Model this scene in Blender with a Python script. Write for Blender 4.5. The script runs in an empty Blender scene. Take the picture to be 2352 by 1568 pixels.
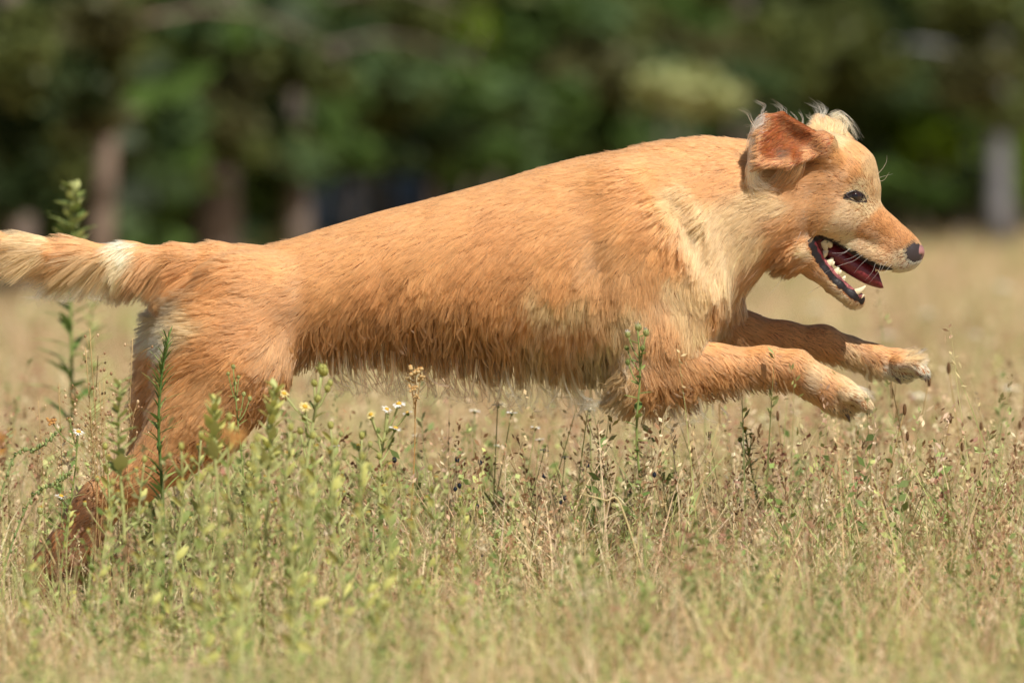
import bpy, math, random
import numpy as np
from mathutils import Vector, Matrix

random.seed(7)
rng = np.random.default_rng(11)
scene = bpy.context.scene
COL = scene.collection

# ------------------------------------------------------------------ camera
CAM_D, CAM_Z = 12.0, 0.716          # metres to the dog's midline plane, lens height
F_PX = 16602.0                      # focal length in reference pixels (frame 2352 wide)
S = F_PX / CAM_D                    # reference pixels per metre at the dog
PITCH = math.atan((784 - 420) / F_PX)
cam_data = bpy.data.cameras.new('camera')
cam_data.sensor_width = 36.0
cam_data.lens = F_PX / 2352 * 36.0
cam_data.clip_start, cam_data.clip_end = 0.5, 2000.0
cam_data.dof.use_dof = True
cam_data.dof.focus_distance = CAM_D - 0.09
cam_data.dof.aperture_fstop = 3.8
cam_data.dof.aperture_blades = 9
cam = bpy.data.objects.new('camera', cam_data)
cam.location = (0, -CAM_D, CAM_Z)
cam.rotation_euler = (math.pi / 2 - PITCH, 0, 0)
COL.objects.link(cam)
scene.camera = cam

# ------------------------------------------------------------------ world and sun
SUN_EL, SUN_AZ = math.radians(52), math.radians(27)   # azimuth: to the right of the camera axis, sun behind the camera
sun_vec = Vector((math.sin(SUN_AZ) * math.cos(SUN_EL), -math.cos(SUN_AZ) * math.cos(SUN_EL), math.sin(SUN_EL)))
world = bpy.data.worlds.new('World')
scene.world = world
world.use_nodes = True
wn, wl = world.node_tree.nodes, world.node_tree.links
sky = wn.new('ShaderNodeTexSky')
sky.sky_type = 'NISHITA'
sky.sun_disc = False
sky.sun_elevation = SUN_EL
sky.sun_rotation = math.atan2(sun_vec.x, sun_vec.y)
bg = wn['Background']
wl.new(sky.outputs[0], bg.inputs[0])
bg.inputs[1].default_value = 0.05
sun_data = bpy.data.lights.new('sun', 'SUN')
sun_data.energy = 5.0
sun_data.angle = math.radians(0.53)
sun_data.color = (1.0, 0.945, 0.86)
sun = bpy.data.objects.new('sun', sun_data)
sun.rotation_euler = (-sun_vec).to_track_quat('-Z', 'Y').to_euler()
COL.objects.link(sun)
scene.view_settings.view_transform = 'Standard'
scene.view_settings.look = 'None'
scene.view_settings.exposure = 0.30
scene.view_settings.gamma = 1.0
scene.view_settings.use_curve_mapping = False
scene.cycles.max_bounces = 9
scene.cycles.diffuse_bounces = 4
scene.cycles.glossy_bounces = 3
scene.cycles.transmission_bounces = 9
scene.cycles.transparent_max_bounces = 8
scene.cycles.sample_clamp_indirect = 6
scene.cycles.use_denoising = True
scene.cycles_curves.shape = 'RIBBONS'
scene.cycles_curves.subdivisions = 2

# ------------------------------------------------------------------ helpers
_fw = np.array((0, math.cos(PITCH), -math.sin(PITCH)))
_up = np.array((0, math.sin(PITCH), math.cos(PITCH)))
def unproj(px, py, Y):
    """World points at depth Y seen at reference pixel (px, py); arrays allowed."""
    px, py, Y = (np.asarray(v, float) for v in (px, py, Y))
    xc, yc = (px - 1176) / F_PX, (784 - py) / F_PX
    dy = _up[1] * yc + _fw[1]
    dz = _up[2] * yc + _fw[2]
    t = (Y + CAM_D) / dy
    return np.stack(np.broadcast_arrays(xc * t, Y, CAM_Z + dz * t), -1)
def W(px, py, d=0.0):
    """The same with the depth in reference pixels from the dog's midline."""
    return unproj(px, py, np.asarray(d, float) / S)
def gx(px, Y):
    return (px - 1176) / F_PX * (Y + CAM_D)
def lin(r, g, b):
    f = lambda c: ((c / 255 + 0.055) / 1.055) ** 2.4 if c > 10 else c / 255 / 12.92
    return (f(r), f(g), f(b))

def material(name, color=(.5, .5, .5), rough=.6, spec=.3, noise=None, bump=0.0, attr=None, sss=0.0, trans=0.0):
    """Principled material; noise = (scale, colour2, detail) mixes a second colour, attr multiplies in a colour attribute."""
    m = bpy.data.materials.new(name)
    m.use_nodes = True
    n, l = m.node_tree.nodes, m.node_tree.links
    b = n['Principled BSDF']
    b.inputs['Roughness'].default_value = rough
    b.inputs['Specular IOR Level'].default_value = spec
    b.inputs['Base Color'].default_value = (*color, 1)
    out = None
    if attr:
        a = n.new('ShaderNodeAttribute'); a.attribute_name = attr
        out = a.outputs['Color']
    if noise:
        tc = n.new('ShaderNodeTexCoord')
        t = n.new('ShaderNodeTexNoise')
        t.inputs['Scale'].default_value = noise[0]
        t.inputs['Detail'].default_value = noise[2] if len(noise) > 2 else 4
        l.new(tc.outputs['Object'], t.inputs['Vector'])
        r = n.new('ShaderNodeValToRGB')
        r.color_ramp.elements[0].position, r.color_ramp.elements[1].position = .35, .65
        r.color_ramp.elements[0].color = (*color, 1); r.color_ramp.elements[1].color = (*noise[1], 1)
        l.new(t.outputs['Fac'], r.inputs[0])
        if out is None:
            out = r.outputs[0]
        if bump:
            bn = n.new('ShaderNodeBump'); bn.inputs['Strength'].default_value = bump; bn.inputs['Distance'].default_value = .002
            l.new(t.outputs['Fac'], bn.inputs['Height']); l.new(bn.outputs[0], b.inputs['Normal'])
    if out is not None:
        l.new(out, b.inputs['Base Color'])
    if sss:
        b.inputs['Subsurface Weight'].default_value = sss
        b.inputs['Subsurface Radius'].default_value = (.01, .004, .003)
    if trans:
        tl = n.new('ShaderNodeBsdfTranslucent')
        if out is not None: l.new(out, tl.inputs['Color'])
        else: tl.inputs['Color'].default_value = (*color, 1)
        mx = n.new('ShaderNodeMixShader'); mx.inputs[0].default_value = trans
        l.new(b.outputs[0], mx.inputs[1]); l.new(tl.outputs[0], mx.inputs[2])
        l.new(mx.outputs[0], n['Material Output'].inputs['Surface'])
    return m

def mesh_np(name, V, Fc, mat=None, smooth=False, color=None, nper=None):
    """Mesh data from arrays: Fc is (n,3) or (n,4); color is per vertex."""
    V = np.ascontiguousarray(V, np.float32); Fc = np.ascontiguousarray(Fc, np.int32)
    me = bpy.data.meshes.new(name)
    k = Fc.shape[1]
    me.vertices.add(len(V)); me.vertices.foreach_set('co', V.ravel())
    me.loops.add(Fc.size); me.loops.foreach_set('vertex_index', Fc.ravel())
    me.polygons.add(len(Fc))
    me.polygons.foreach_set('loop_start', np.arange(len(Fc), dtype=np.int32) * k)
    if smooth:
        me.polygons.foreach_set('use_smooth', np.ones(len(Fc), bool))
    if color is not None:
        c = np.ones((len(V), 4), np.float32); c[:, :3] = color
        a = me.attributes.new('col', 'FLOAT_COLOR', 'POINT'); a.data.foreach_set('color', c.ravel())
    me.update(calc_edges=True)
    if mat: me.materials.append(mat)
    return me

def link(name, data, parent=None, loc=None):
    o = bpy.data.objects.new(name, data)
    COL.objects.link(o)
    if parent: o.parent = parent
    if loc is not None: o.location = loc
    return o
def tag(o, label=None, cat=None, group=None, kind=None):
    if label: o['label'] = label
    if cat: o['category'] = cat
    if group: o['group'] = group
    if kind: o['kind'] = kind
    return o
def empty(name, loc, label, cat, group=None):
    e = link(name, None, None, loc)
    e.empty_display_size = .05
    return tag(e, label, cat, group)

class MB:
    """Collects simple shapes into one mesh."""
    def __init__(s): s.v, s.f, s.c, s.n = [], [], [], 0
    def add(s, V, Fq, c=None):
        V = np.asarray(V, float); Fq = np.asarray(Fq, int)
        if Fq.shape[1] == 3: Fq = np.concatenate([Fq, Fq[:, 2:3]], 1)
        s.v.append(V); s.f.append(Fq + s.n); s.n += len(V)
        s.c.append(np.tile(np.asarray(c if c is not None else (.5, .5, .5), float), (len(V), 1)))
    def tube(s, pts, rad, seg=6, c=None, squash=1.0, side=None):
        pts = np.asarray(pts, float); m = len(pts); rad = np.broadcast_to(np.asarray(rad, float), (m,))
        T = np.gradient(pts, axis=0); T /= np.linalg.norm(T, axis=1)[:, None] + 1e-12
        ref = np.array((0, 1., 0)) if side is None else np.asarray(side, float)
        A = ref - (T @ ref)[:, None] * T
        A /= np.linalg.norm(A, axis=1)[:, None] + 1e-9
        B = np.cross(T, A)
        th = np.arange(seg) / seg * 2 * np.pi
        V = pts[:, None] + rad[:, None, None] * (np.cos(th)[None, :, None] * A[:, None] * squash + np.sin(th)[None, :, None] * B[:, None])
        V = V.reshape(-1, 3)
        Fq = [(i * seg + j, i * seg + (j + 1) % seg, (i + 1) * seg + (j + 1) % seg, (i + 1) * seg + j) for i in range(m - 1) for j in range(seg)]
        n0 = len(V); V = np.vstack([V, pts[0], pts[-1]])
        Fq += [(n0, (j + 1) % seg, j, j) for j in range(seg)]
        Fq += [(n0 + 1, (m - 1) * seg + j, (m - 1) * seg + (j + 1) % seg, (m - 1) * seg + (j + 1) % seg) for j in range(seg)]
        s.add(V, Fq, c)
    def ball(s, ctr, r, nu=8, nv=5, c=None, M=None):
        th = np.arange(nu) / nu * 2 * np.pi; ph = np.linspace(0, np.pi, nv + 2)[1:-1]
        V = np.stack([np.outer(np.sin(ph), np.cos(th)), np.outer(np.sin(ph), np.sin(th)), np.outer(np.cos(ph), np.ones(nu))], -1).reshape(-1, 3)
        V = np.vstack([V, (0, 0, 1), (0, 0, -1)]) * np.asarray(r, float)
        if M is not None: V = V @ np.asarray(M).T
        V = V + np.asarray(ctr)
        Fq = [(i * nu + j, (i + 1) * nu + j, (i + 1) * nu + (j + 1) % nu, i * nu + (j + 1) % nu) for i in range(nv - 1) for j in range(nu)]
        n0 = nu * nv
        Fq += [(n0, j, (j + 1) % nu, (j + 1) % nu) for j in range(nu)]
        Fq += [(n0 + 1, (nv - 1) * nu + (j + 1) % nu, (nv - 1) * nu + j, (nv - 1) * nu + j) for j in range(nu)]
        s.add(V, Fq, c)
    def mesh(s, name, mat, smooth=True):
        V, Fq, C = np.vstack(s.v), np.vstack(s.f), np.vstack(s.c)
        me = bpy.data.meshes.new(name)
        tri = Fq[:, 2] == Fq[:, 3]
        lt = np.where(tri, 3, 4); ls = np.concatenate([[0], np.cumsum(lt)[:-1]]).astype(np.int32)
        keep = np.ones(Fq.shape, bool); keep[tri, 3] = False
        me.vertices.add(len(V)); me.vertices.foreach_set('co', V.astype(np.float32).ravel())
        li = Fq[keep].astype(np.int32)
        me.loops.add(len(li)); me.loops.foreach_set('vertex_index', li)
        me.polygons.add(len(Fq)); me.polygons.foreach_set('loop_start', ls)
        if smooth: me.polygons.foreach_set('use_smooth', np.ones(len(Fq), bool))
        c4 = np.ones((len(V), 4), np.float32); c4[:, :3] = C
        a = me.attributes.new('col', 'FLOAT_COLOR', 'POINT'); a.data.foreach_set('color', c4.ravel())
        me.update(calc_edges=True)
        if mat: me.materials.append(mat)
        return me
    def build(s, name, mat, parent=None, loc=None, smooth=True):
        return link(name, s.mesh(name, mat, smooth), parent, loc)
def catmull(P, n):
    """n points along a smooth curve through the rows of P."""
    P = np.asarray(P, float)
    Q = np.vstack([2 * P[0] - P[1], P, 2 * P[-1] - P[-2]])
    u = np.linspace(0, len(P) - 1 - 1e-9, n); i = u.astype(int); t = (u - i)[:, None]
    a, b, c, d = Q[i], Q[i + 1], Q[i + 2], Q[i + 3]
    return .5 * (2 * b + (c - a) * t + (2 * a - 5 * b + 4 * c - d) * t ** 2 + (3 * b - a - 3 * c + d) * t ** 3)
# ------------------------------------------------------------------ the meadow ground
def noise_ground():
    m = bpy.data.materials.new('meadow_soil'); m.use_nodes = True
    n, l = m.node_tree.nodes, m.node_tree.links
    tc = n.new('ShaderNodeTexCoord'); b = n['Principled BSDF']; b.inputs['Roughness'].default_value = .95; b.inputs['Specular IOR Level'].default_value = .1
    def nz(scale, det):
        t = n.new('ShaderNodeTexNoise'); t.inputs['Scale'].default_value = scale; t.inputs['Detail'].default_value = det; l.new(tc.outputs['Object'], t.inputs['Vector']); return t
    def ramp(src, stops):
        r = n.new('ShaderNodeValToRGB'); e = r.color_ramp.elements
        while len(e) < len(stops): e.new(.5)
        for q, (p, c) in zip(e, stops): q.position = p; q.color = (*c, 1)
        l.new(src, r.inputs[0]); return r
    a = ramp(nz(.55, 5).outputs['Fac'], [(.30, lin(152, 140, 102)), (.5, lin(190, 164, 128)), (.72, lin(180, 150, 120))])
    f = ramp(nz(14, 6).outputs['Fac'], [(.3, lin(126, 110, 80)), (.55, lin(190, 166, 128)), (.75, lin(152, 146, 100))])
    mx = n.new('ShaderNodeMix'); mx.data_type = 'RGBA'; mx.inputs['Factor'].default_value = .45
    l.new(a.outputs[0], mx.inputs[6]); l.new(f.outputs[0], mx.inputs[7]); l.new(mx.outputs[2], b.inputs['Base Color'])
    bn = n.new('ShaderNodeBump'); bn.inputs['Strength'].default_value = .6; bn.inputs['Distance'].default_value = .03
    l.new(nz(22, 6).outputs['Fac'], bn.inputs['Height']); l.new(bn.outputs[0], b.inputs['Normal'])
    return m
gxs = np.concatenate([np.linspace(-420, -14, 12), np.linspace(-12, 12, 49), np.linspace(14, 420, 12)])
gys = np.concatenate([np.linspace(-60, -9, 6), np.linspace(-8, 14, 45), np.linspace(16, 120, 40), np.linspace(130, 900, 10)])
GX, GY = np.meshgrid(gxs, gys, indexing='ij')
def ground_z(x, y):
    return .018 * np.sin(x * 2.1 + y * 1.3) * np.cos(y * 1.7 - x * .6) + .04 * np.sin(x * .23 + 1) * np.sin(y * .19) * (np.abs(y) > 3)
GZ = ground_z(GX, GY)
ni, nj = GX.shape
qi, qj = np.meshgrid(np.arange(ni - 1), np.arange(nj - 1), indexing='ij')
ix = lambda i, j: (i * nj + j).ravel()
gf = np.stack([ix(qi, qj), ix(qi + 1, qj), ix(qi + 1, qj + 1), ix(qi, qj + 1)], 1)
ground = link('ground', mesh_np('ground', np.stack([GX, GY, GZ], -1).reshape(-1, 3), gf, noise_ground(), True))
tag(ground, 'dry meadow ground under the grass', kind='structure')

# ------------------------------------------------------------------ wood at the far edge of the meadow
leaf_mat = material('tree_leaf', rough=.55, spec=.25, attr='col', trans=.25)
bark_mat = material('bark', lin(128, 116, 108), .9, .1, noise=(3.0, lin(94, 84, 78), 8), bump=.8)
bark_warm = material('warm_bark', lin(146, 128, 114), .9, .1, noise=(3.0, lin(112, 96, 84), 8), bump=.8)
bark_grey = material('grey_bark', lin(132, 132, 136), .9, .1, noise=(3.0, lin(96, 94, 96), 8), bump=.8)
def leaf_cards(ctr, n, spread, size, cols, flat=.0):
    """n leaf-shaped quads scattered through ellipsoids at rows of ctr (m,3) with radii spread (m,3)."""
    m = len(ctr)
    k = np.repeat(np.arange(m), n) if np.ndim(n) else np.repeat(np.arange(m), [n] * m)
    N = len(k)
    v = rng.normal(0, 1, (N, 3)); v /= np.linalg.norm(v, axis=1)[:, None]
    P = ctr[k] + v * spread[k] * (rng.random(N) ** .45)[:, None]
    a = rng.normal(0, 1, (N, 3)); a[:, 2] *= .6; a /= np.linalg.norm(a, axis=1)[:, None]
    b = rng.normal(0, 1, (N, 3)); b -= (b * a).sum(1)[:, None] * a; b /= np.linalg.norm(b, axis=1)[:, None]
    s = (size * rng.uniform(.6, 1.4, N))[:, None]
    V = np.stack([P - a * s, P + b * s * .45 + a * s * .1, P + a * s, P - b * s * .45 + a * s * .1], 1).reshape(-1, 3)
    Fq = np.arange(4 * N).reshape(-1, 4)
    c = np.array(cols)[k] * rng.uniform(.7, 1.3, (N, 1))
    return V, Fq, np.repeat(c, 4, 0)
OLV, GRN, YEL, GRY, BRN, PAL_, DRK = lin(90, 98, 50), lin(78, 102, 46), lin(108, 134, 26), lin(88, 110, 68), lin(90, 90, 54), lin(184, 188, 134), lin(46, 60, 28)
LEAF = dict(o=OLV, g=GRN, y=YEL, s=GRY, b=BRN, p=PAL_, d=DRK)  # tones also carry sun patches and shade of the foliage in their colour
# visible boughs: x, y, radius x, radius y (reference pixels), colour, depth in metres
# the edge of the wood runs obliquely: near on the left, far on the right
def edge_y(px):
    return 8234 / (np.interp(px, [-1500, 0, 200, 500, 800, 1400, 2000, 2352, 3600], [700, 640, 606, 576, 556, 538, 526, 521, 508]) - 420) - CAM_D
def edge_depth(px, Y):
    e = edge_y(px); return float(e + (Y - 93) * (e + CAM_D) / 105)
BOUGH = [(70, 40, 90, 60, 'd', 99), (150, 110, 110, 80, 'b', 96), (300, 40, 120, 45, 's', 95), (420, 30, 90, 50, 's', 96), (430, 120, 90, 60, 's', 95), (290, 125, 90, 35, 'y', 97), (120, 215, 90, 50, 'o', 97), (345, 240, 110, 70, 'o', 95), (520, 130, 90, 60, 's', 95), (560, 40, 90, 45, 'o', 97),
         (200, 300, 70, 70, 'b', 97), (100, 330, 80, 55, 'o', 98), (370, 350, 70, 45, 's', 94), (290, 420, 60, 50, 's', 95), (480, 290, 90, 60, 'o', 95), (600, 330, 90, 45, 'o', 95), (640, 210, 90, 60, 'g', 96), (590, 430, 60, 55, 'g', 97), (740, 105, 100, 50, 's', 95), (700, 30, 110, 40, 'b', 97), (760, 210, 110, 50, 'g', 96), (660, 290, 70, 60, 'o', 94),
         (900, 70, 110, 60, 'o', 96), (960, 150, 80, 60, 's', 96), (1000, 280, 100, 70, 'g', 96), (970, 200, 100, 40, 'o', 97), (1090, 210, 90, 60, 'g', 97), (1150, 330, 90, 60, 's', 95), (1080, 380, 80, 40, 'g', 97), (1190, 60, 90, 50, 'g', 97), (1200, 150, 80, 60, 'b', 97), (1240, 260, 90, 60, 'g', 96), (1250, 350, 100, 40, 'd', 97),
         (1310, 60, 90, 45, 's', 96), (1310, 150, 90, 60, 'b', 96), (1420, 40, 100, 40, 'o', 97), (1400, 200, 90, 50, 'o', 96), (1350, 290, 90, 45, 'g', 97), (1450, 280, 80, 40, 's', 97), (1560, 110, 90, 45, 'b', 96), (1540, 40, 100, 40, 'g', 97), (1500, 210, 70, 50, 's', 95), (1640, 60, 100, 45, 'o', 97), (1800, 60, 90, 40, 'd', 97), (1770, 260, 80, 40, 's', 96),
         (1900, 40, 90, 50, 'o', 97), (1880, 180, 90, 60, 'o', 96), (2030, 50, 100, 60, 's', 96), (1990, 170, 90, 60, 'g', 97), (2110, 160, 90, 60, 'o', 96), (2200, 60, 90, 60, 'g', 97), (2320, 60, 80, 60, 's', 96), (2230, 190, 90, 60, 'o', 97), (2340, 190, 70, 60, 'o', 96), (1950, 280, 90, 50, 'g', 97)]
SHRUB = [(840, 305, 95, 52, 'y', 93, 'bright yellow-green bush hanging over the dark hollow between the trees'), (1065, 55, 55, 45, 'y', 95, None), (1590, 214, 105, 52, 'p', 87, None), (1735, 185, 70, 30, 's', 88, None),
         (2110, 320, 110, 70, 'y', 94, 'yellow-green bush behind the nose of the dog'), (2060, 445, 110, 48, 'g', 93, None), (2200, 410, 80, 80, 'd', 95, None), (2335, 400, 60, 80, 'y', 93, None), (1960, 400, 80, 70, 'd', 95, None), (1180, 430, 120, 50, 'd', 98, None)]
TRUNK = [(226, 48, 89, bark_warm, 'thin warm brown tree trunk rising just behind the tail'), (490, 96, 87.5, bark_mat, 'thick grey-brown tree trunk above the base of the tail'), (688, 52, 91.5, bark_mat, 'slim brown tree standing left of the blue-grey shed'), (975, 46, 99, bark_mat, 'tree with its trunk showing at the top above the middle of the back'),
         (2282, 54, 90, bark_grey, 'pale grey trunk at the meadow edge right of the dog'), (1924, 36, 99, bark_grey, 'thin grey trunk deep in the wood above the forehead'), (1400, 50, 101, bark_mat, 'leafy tree behind the shoulder with olive boughs'), (1690, 60, 100, bark_mat, 'leafy tree behind the ear with dull green boughs'), (40, 60, 99, bark_mat, 'dark tree at the far left of the wood')]
# boughs that hang in front of the upper trunks
BOUGH += [(760, 340, 60, 50, 'g', 88), (700, 380, 40, 40, 's', 88), (960, 330, 90, 50, 'd', 88), (1010, 250, 90, 60, 'g', 88), (920, 250, 90, 50, 'o', 88), (870, 200, 90, 50, 's', 88), (1040, 370, 70, 40, 'g', 88), (860, 362, 90, 22, 'd', 88), (215, 50, 80, 60, 'b', 85), (230, 150, 80, 60, 'o', 85), (215, 250, 60, 50, 'b', 85), (150, 200, 60, 60, 'd', 85), (470, 50, 90, 60, 's', 84), (500, 160, 90, 60, 'o', 84), (480, 270, 90, 60, 'b', 84), (520, 340, 60, 40, 'o', 85), (430, 330, 50, 50, 's', 85), (680, 50, 90, 60, 's', 86), (690, 150, 80, 50, 'o', 86), (720, 230, 60, 40, 'g', 92), (590, 300, 60, 60, 's', 91), (420, 440, 40, 70, 'o', 92), (330, 480, 50, 70, 'g', 94),
          (2280, 60, 90, 70, 'o', 87), (2270, 170, 80, 50, 'b', 87), (2320, 240, 50, 50, 'o', 88), (1400, 120, 110, 60, 'o', 94), (1690, 130, 90, 45, 'b', 94), (1150, 240, 90, 60, 's', 94), (1060, 320, 90, 50, 'g', 94), (880, 180, 90, 50, 'o', 94), (1500, 320, 120, 40, 's', 95), (1960, 110, 90, 60, 'o', 94), (2060, 210, 90, 60, 's', 94), (60, 150, 80, 60, 'b', 95), (40, 260, 80, 90, 'd', 86), (30, 120, 70, 80, 'o', 86), (30, 400, 60, 60, 'd', 90), (880, 366, 120, 20, 'd', 97), (970, 378, 80, 20, 'd', 98), (2150, 240, 90, 50, 'g', 94), (1830, 110, 90, 60, 'o', 95)]
trees = []
for px, w, Y, bm, lab in TRUNK:
    Y = edge_depth(px, Y)
    x = float(gx(px, Y)); r = w / F_PX * (Y + CAM_D) / 2
    h = 11 + rng.uniform(-1, 2)
    t = empty('tree', (x, Y, 0), lab, 'tree', 'trees along the far edge of the meadow')
    mb = MB()
    ln = rng.normal(0, .02, 2)
    zs = np.linspace(-.1, h, 14)
    pts = np.stack([ln[0] * zs + .05 * np.sin(zs * .8 + px), ln[1] * zs, zs], 1)
    mb.tube(pts, r * (1.0 + .45 * np.exp(-zs / .35)) * np.linspace(1, .35, 14), 12, side=(1, 0, 0))
    for k in range(9):
        z0 = rng.uniform(1.4, h * .9); a = rng.uniform(0, 6.28); L = rng.uniform(1.0, 2.4)
        q = np.array([(0, 0, z0), (math.cos(a) * L * .5, math.sin(a) * L * .5, z0 + .15), (math.cos(a) * L, math.sin(a) * L, z0 - .1)])
        q[:, :2] += np.array((ln[0], ln[1])) * z0
        mb.tube(catmull(q, 6), np.linspace(r * .35, r * .08, 6), 6)
    mb.build('trunk', bm, t)
    trees.append([t, px, Y, x, []])
BOUGH = [(*b[:5], edge_depth(b[0], b[5])) for b in BOUGH]
def blob_world(px, py, rx, ry, Y):
    c = unproj(px, py, Y); s = (Y + CAM_D) / F_PX
    return c, np.array((rx * s, (rx + ry) * .5 * s, ry * s))
for b in BOUGH:
    t = min(trees, key=lambda q: abs(q[1] - b[0]) + abs(q[2] - b[5]) * 8)
    t[4].append(b)
for t, px, Y, x, bs in trees:
    C, Rr, cl, nn = [], [], [], []
    for b in bs:
        c, r = blob_world(b[0], b[1], b[2], b[3], b[5])
        for _ in range(6):
            C.append(c + rng.normal(0, .55, 3) * r); Rr.append(r * rng.uniform(.55, 1.0)); cl.append(LEAF[b[4]]); nn.append(int(150 * b[2] * b[3] / 5000) + 20)
    for _ in range(34):                                    # the rest of the crown, above the frame
        z = rng.uniform(3.2, 11); a = rng.uniform(0, 6.28); rr = rng.uniform(.4, 2.4) * (1 - (z - 3.2) / 12)
        C.append(np.array((x + rr * math.cos(a), Y + rr * math.sin(a), z))); Rr.append(np.array((.9, .9, .5)) * rng.uniform(.7, 1.3)); cl.append((OLV, GRN, DRK)[int(rng.integers(3))]); nn.append(130)
    V, Fq, c = leaf_cards(np.array(C) - np.array((x, Y, 0)), np.array(nn), np.array(Rr), .14 * (Y + CAM_D) / 107, cl)
    link('crown', mesh_np('crown', V, Fq, leaf_mat, color=c), t)
slabs = {None: ['dark bushy undergrowth shrub', 'bush']}
SL = ['', 'small yellow-green spray of leaves high above the back', 'large bush coloured pale for sunlight, between the shoulder and the ear', 'pale leafy bush just left of the ear', '', 'low green bush at the meadow edge behind the muzzle', 'dark bush beside the grey trunk', 'yellow-green bush at the right edge of the photo', 'dark bush behind the forehead', 'dark bush low behind the middle of the back']
for k, (px, py, rx, ry, c, Y, lab) in enumerate(SHRUB):
    Y = edge_depth(px, Y)
    ctr, r = blob_world(px, py, rx, ry, Y)
    e = empty('bush', (ctr[0], Y, 0), lab or SL[k], 'bush', 'bushes in front of the wood')
    C, Rr = [], []
    for _ in range(9):
        C.append(ctr + rng.normal(0, .42, 3) * r); Rr.append(r * rng.uniform(.4, .7))
    V, Fq, cc = leaf_cards(np.array(C) - np.array((ctr[0], Y, 0)), (60 if c == 'p' else 150) + int(60 * r[0]), np.array(Rr), .10, [LEAF[c]] * 9)
    link('foliage', mesh_np('foliage', V, Fq, leaf_mat, color=cc), e)
    mb = MB()
    for j in range(5):
        q = np.array([(rng.normal(0, .1), rng.normal(0, .1), 0), (rng.normal(0, .2), rng.normal(0, .1), ctr[2] * .5), (rng.normal(0, .6) * r[0], rng.normal(0, .2), ctr[2] + rng.uniform(-.2, .4) * r[2])])
        mb.tube(catmull(q, 6), np.linspace(.035, .008, 6), 6)
    mb.build('stem', bark_mat, e)
# deep wood behind: reads as one dark mass
nC = 1700
wp = np.where(rng.random(nC) < .65, rng.uniform(-1100, 3500, nC), rng.uniform(-4200, 6400, nC)); wy = edge_y(wp) + 7 + rng.uniform(0, 16, nC)
C = np.stack([gx(wp, wy), wy, np.maximum(np.where(rng.random(nC) < .62, rng.uniform(.2, 4.6, nC), rng.uniform(4, 11, nC)), 2.5 * ((wp > 380) & (wp < 1400) & (wy < 90)))], 1)
V, Fq, c = leaf_cards(C, 74, np.tile((1.5, 1.2, 1.0), (nC, 1)) * rng.uniform(.7, 1.3, (nC, 1)), .26, [(DRK, GRN, OLV, GRN)[k % 4] for k in range(nC)])
tag(link('woodland_foliage', mesh_np('woodland_foliage', V, Fq, leaf_mat, color=c)), 'dark mass of foliage deep in the wood', kind='stuff')
# undergrowth strip that closes the view under the crowns
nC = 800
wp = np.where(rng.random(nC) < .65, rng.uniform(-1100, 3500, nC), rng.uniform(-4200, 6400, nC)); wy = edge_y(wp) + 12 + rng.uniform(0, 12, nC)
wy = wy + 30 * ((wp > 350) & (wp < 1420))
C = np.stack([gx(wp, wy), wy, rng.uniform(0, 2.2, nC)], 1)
V, Fq, c = leaf_cards(C, 60, np.tile((1.3, .9, .8), (nC, 1)), .24, [DRK] * nC)  # darkest leaf tone throughout: shade under the crowns put into the colour
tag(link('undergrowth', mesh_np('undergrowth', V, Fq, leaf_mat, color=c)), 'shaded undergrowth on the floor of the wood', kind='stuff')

# blue-grey shed, half hidden by leaves
def box(mb, lo, hi):
    lo, hi = np.array(lo, float), np.array(hi, float)
    V = np.array([[(lo, hi)[i][0], (lo, hi)[j][1], (lo, hi)[k][2]] for i in (0, 1) for j in (0, 1) for k in (0, 1)])
    mb.add(V, [(0, 1, 3, 2), (4, 6, 7, 5), (0, 4, 5, 1), (2, 3, 7, 6), (0, 2, 6, 4), (1, 5, 7, 3)])
YS = float(edge_y(885)) + 24
xa, xb, xd0, xd1, xe0, xe1 = (float(gx(p, YS)) for p in (712, 1060, 815, 890, 735, 785))
shed = empty('shed', ((xa + xb) / 2, YS, 0), 'low blue-grey shed with a pale door, blurred among the trees', 'shed')
ox = (xa + xb) / 2
blue = material('painted_boards', lin(184, 206, 228), .7, .2, noise=(2, lin(160, 182, 206)))
palem = material('pale_paint', lin(214, 210, 202), .7, .2, noise=(2, lin(190, 186, 178)))
lblue = material('pale_blue_paint', lin(168, 196, 208), .6, .3, noise=(2, lin(146, 172, 184)))
roofm = material('roof_felt', lin(60, 62, 66), .9, .1, noise=(3, lin(44, 46, 50)))
bw = (xb - xa) / 14
for k in range(14):
    mb = MB(); box(mb, (xa - ox + k * bw + .008, 0, 0), (xa - ox + (k + 1) * bw - .008, .04 + .006 * (k % 2), 1.75)); mb.build('board', blue, shed, smooth=False)
mb = MB(); box(mb, (xa - ox, .05, 0), (xb - ox, 2.4, 1.74)); mb.build('wall', blue, shed, smooth=False)
mb = MB(); box(mb, (xd0 - ox, -.05, .02), (xd1 - ox, -.004, 1.6)); dr = mb.build('door', palem, shed, smooth=False)
mb = MB(); mb.ball((xd1 - ox - .07, -.075, .85), .03); mb.build('handle', roofm, dr)
mb = MB(); box(mb, (xe0 - ox, -.04, .35), (xe1 - ox, -.004, 1.25)); mb.build('window', lblue, shed, smooth=False)
mb = MB(); mb.add([(xa - ox - .2, -.35, 1.7), (xb - ox + .2, -.35, 1.7), (xb - ox + .2, 2.7, 2.2), (xa - ox - .2, 2.7, 2.2), (xa - ox - .2, -.35, 1.78), (xb - ox + .2, -.35, 1.78), (xb - ox + .2, 2.7, 2.28), (xa - ox - .2, 2.7, 2.28)], [(0, 3, 2, 1), (4, 5, 6, 7), (0, 1, 5, 4), (1, 2, 6, 5), (2, 3, 7, 6), (3, 0, 4, 7)]); mb.build('roof', roofm, shed, smooth=False)
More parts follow.
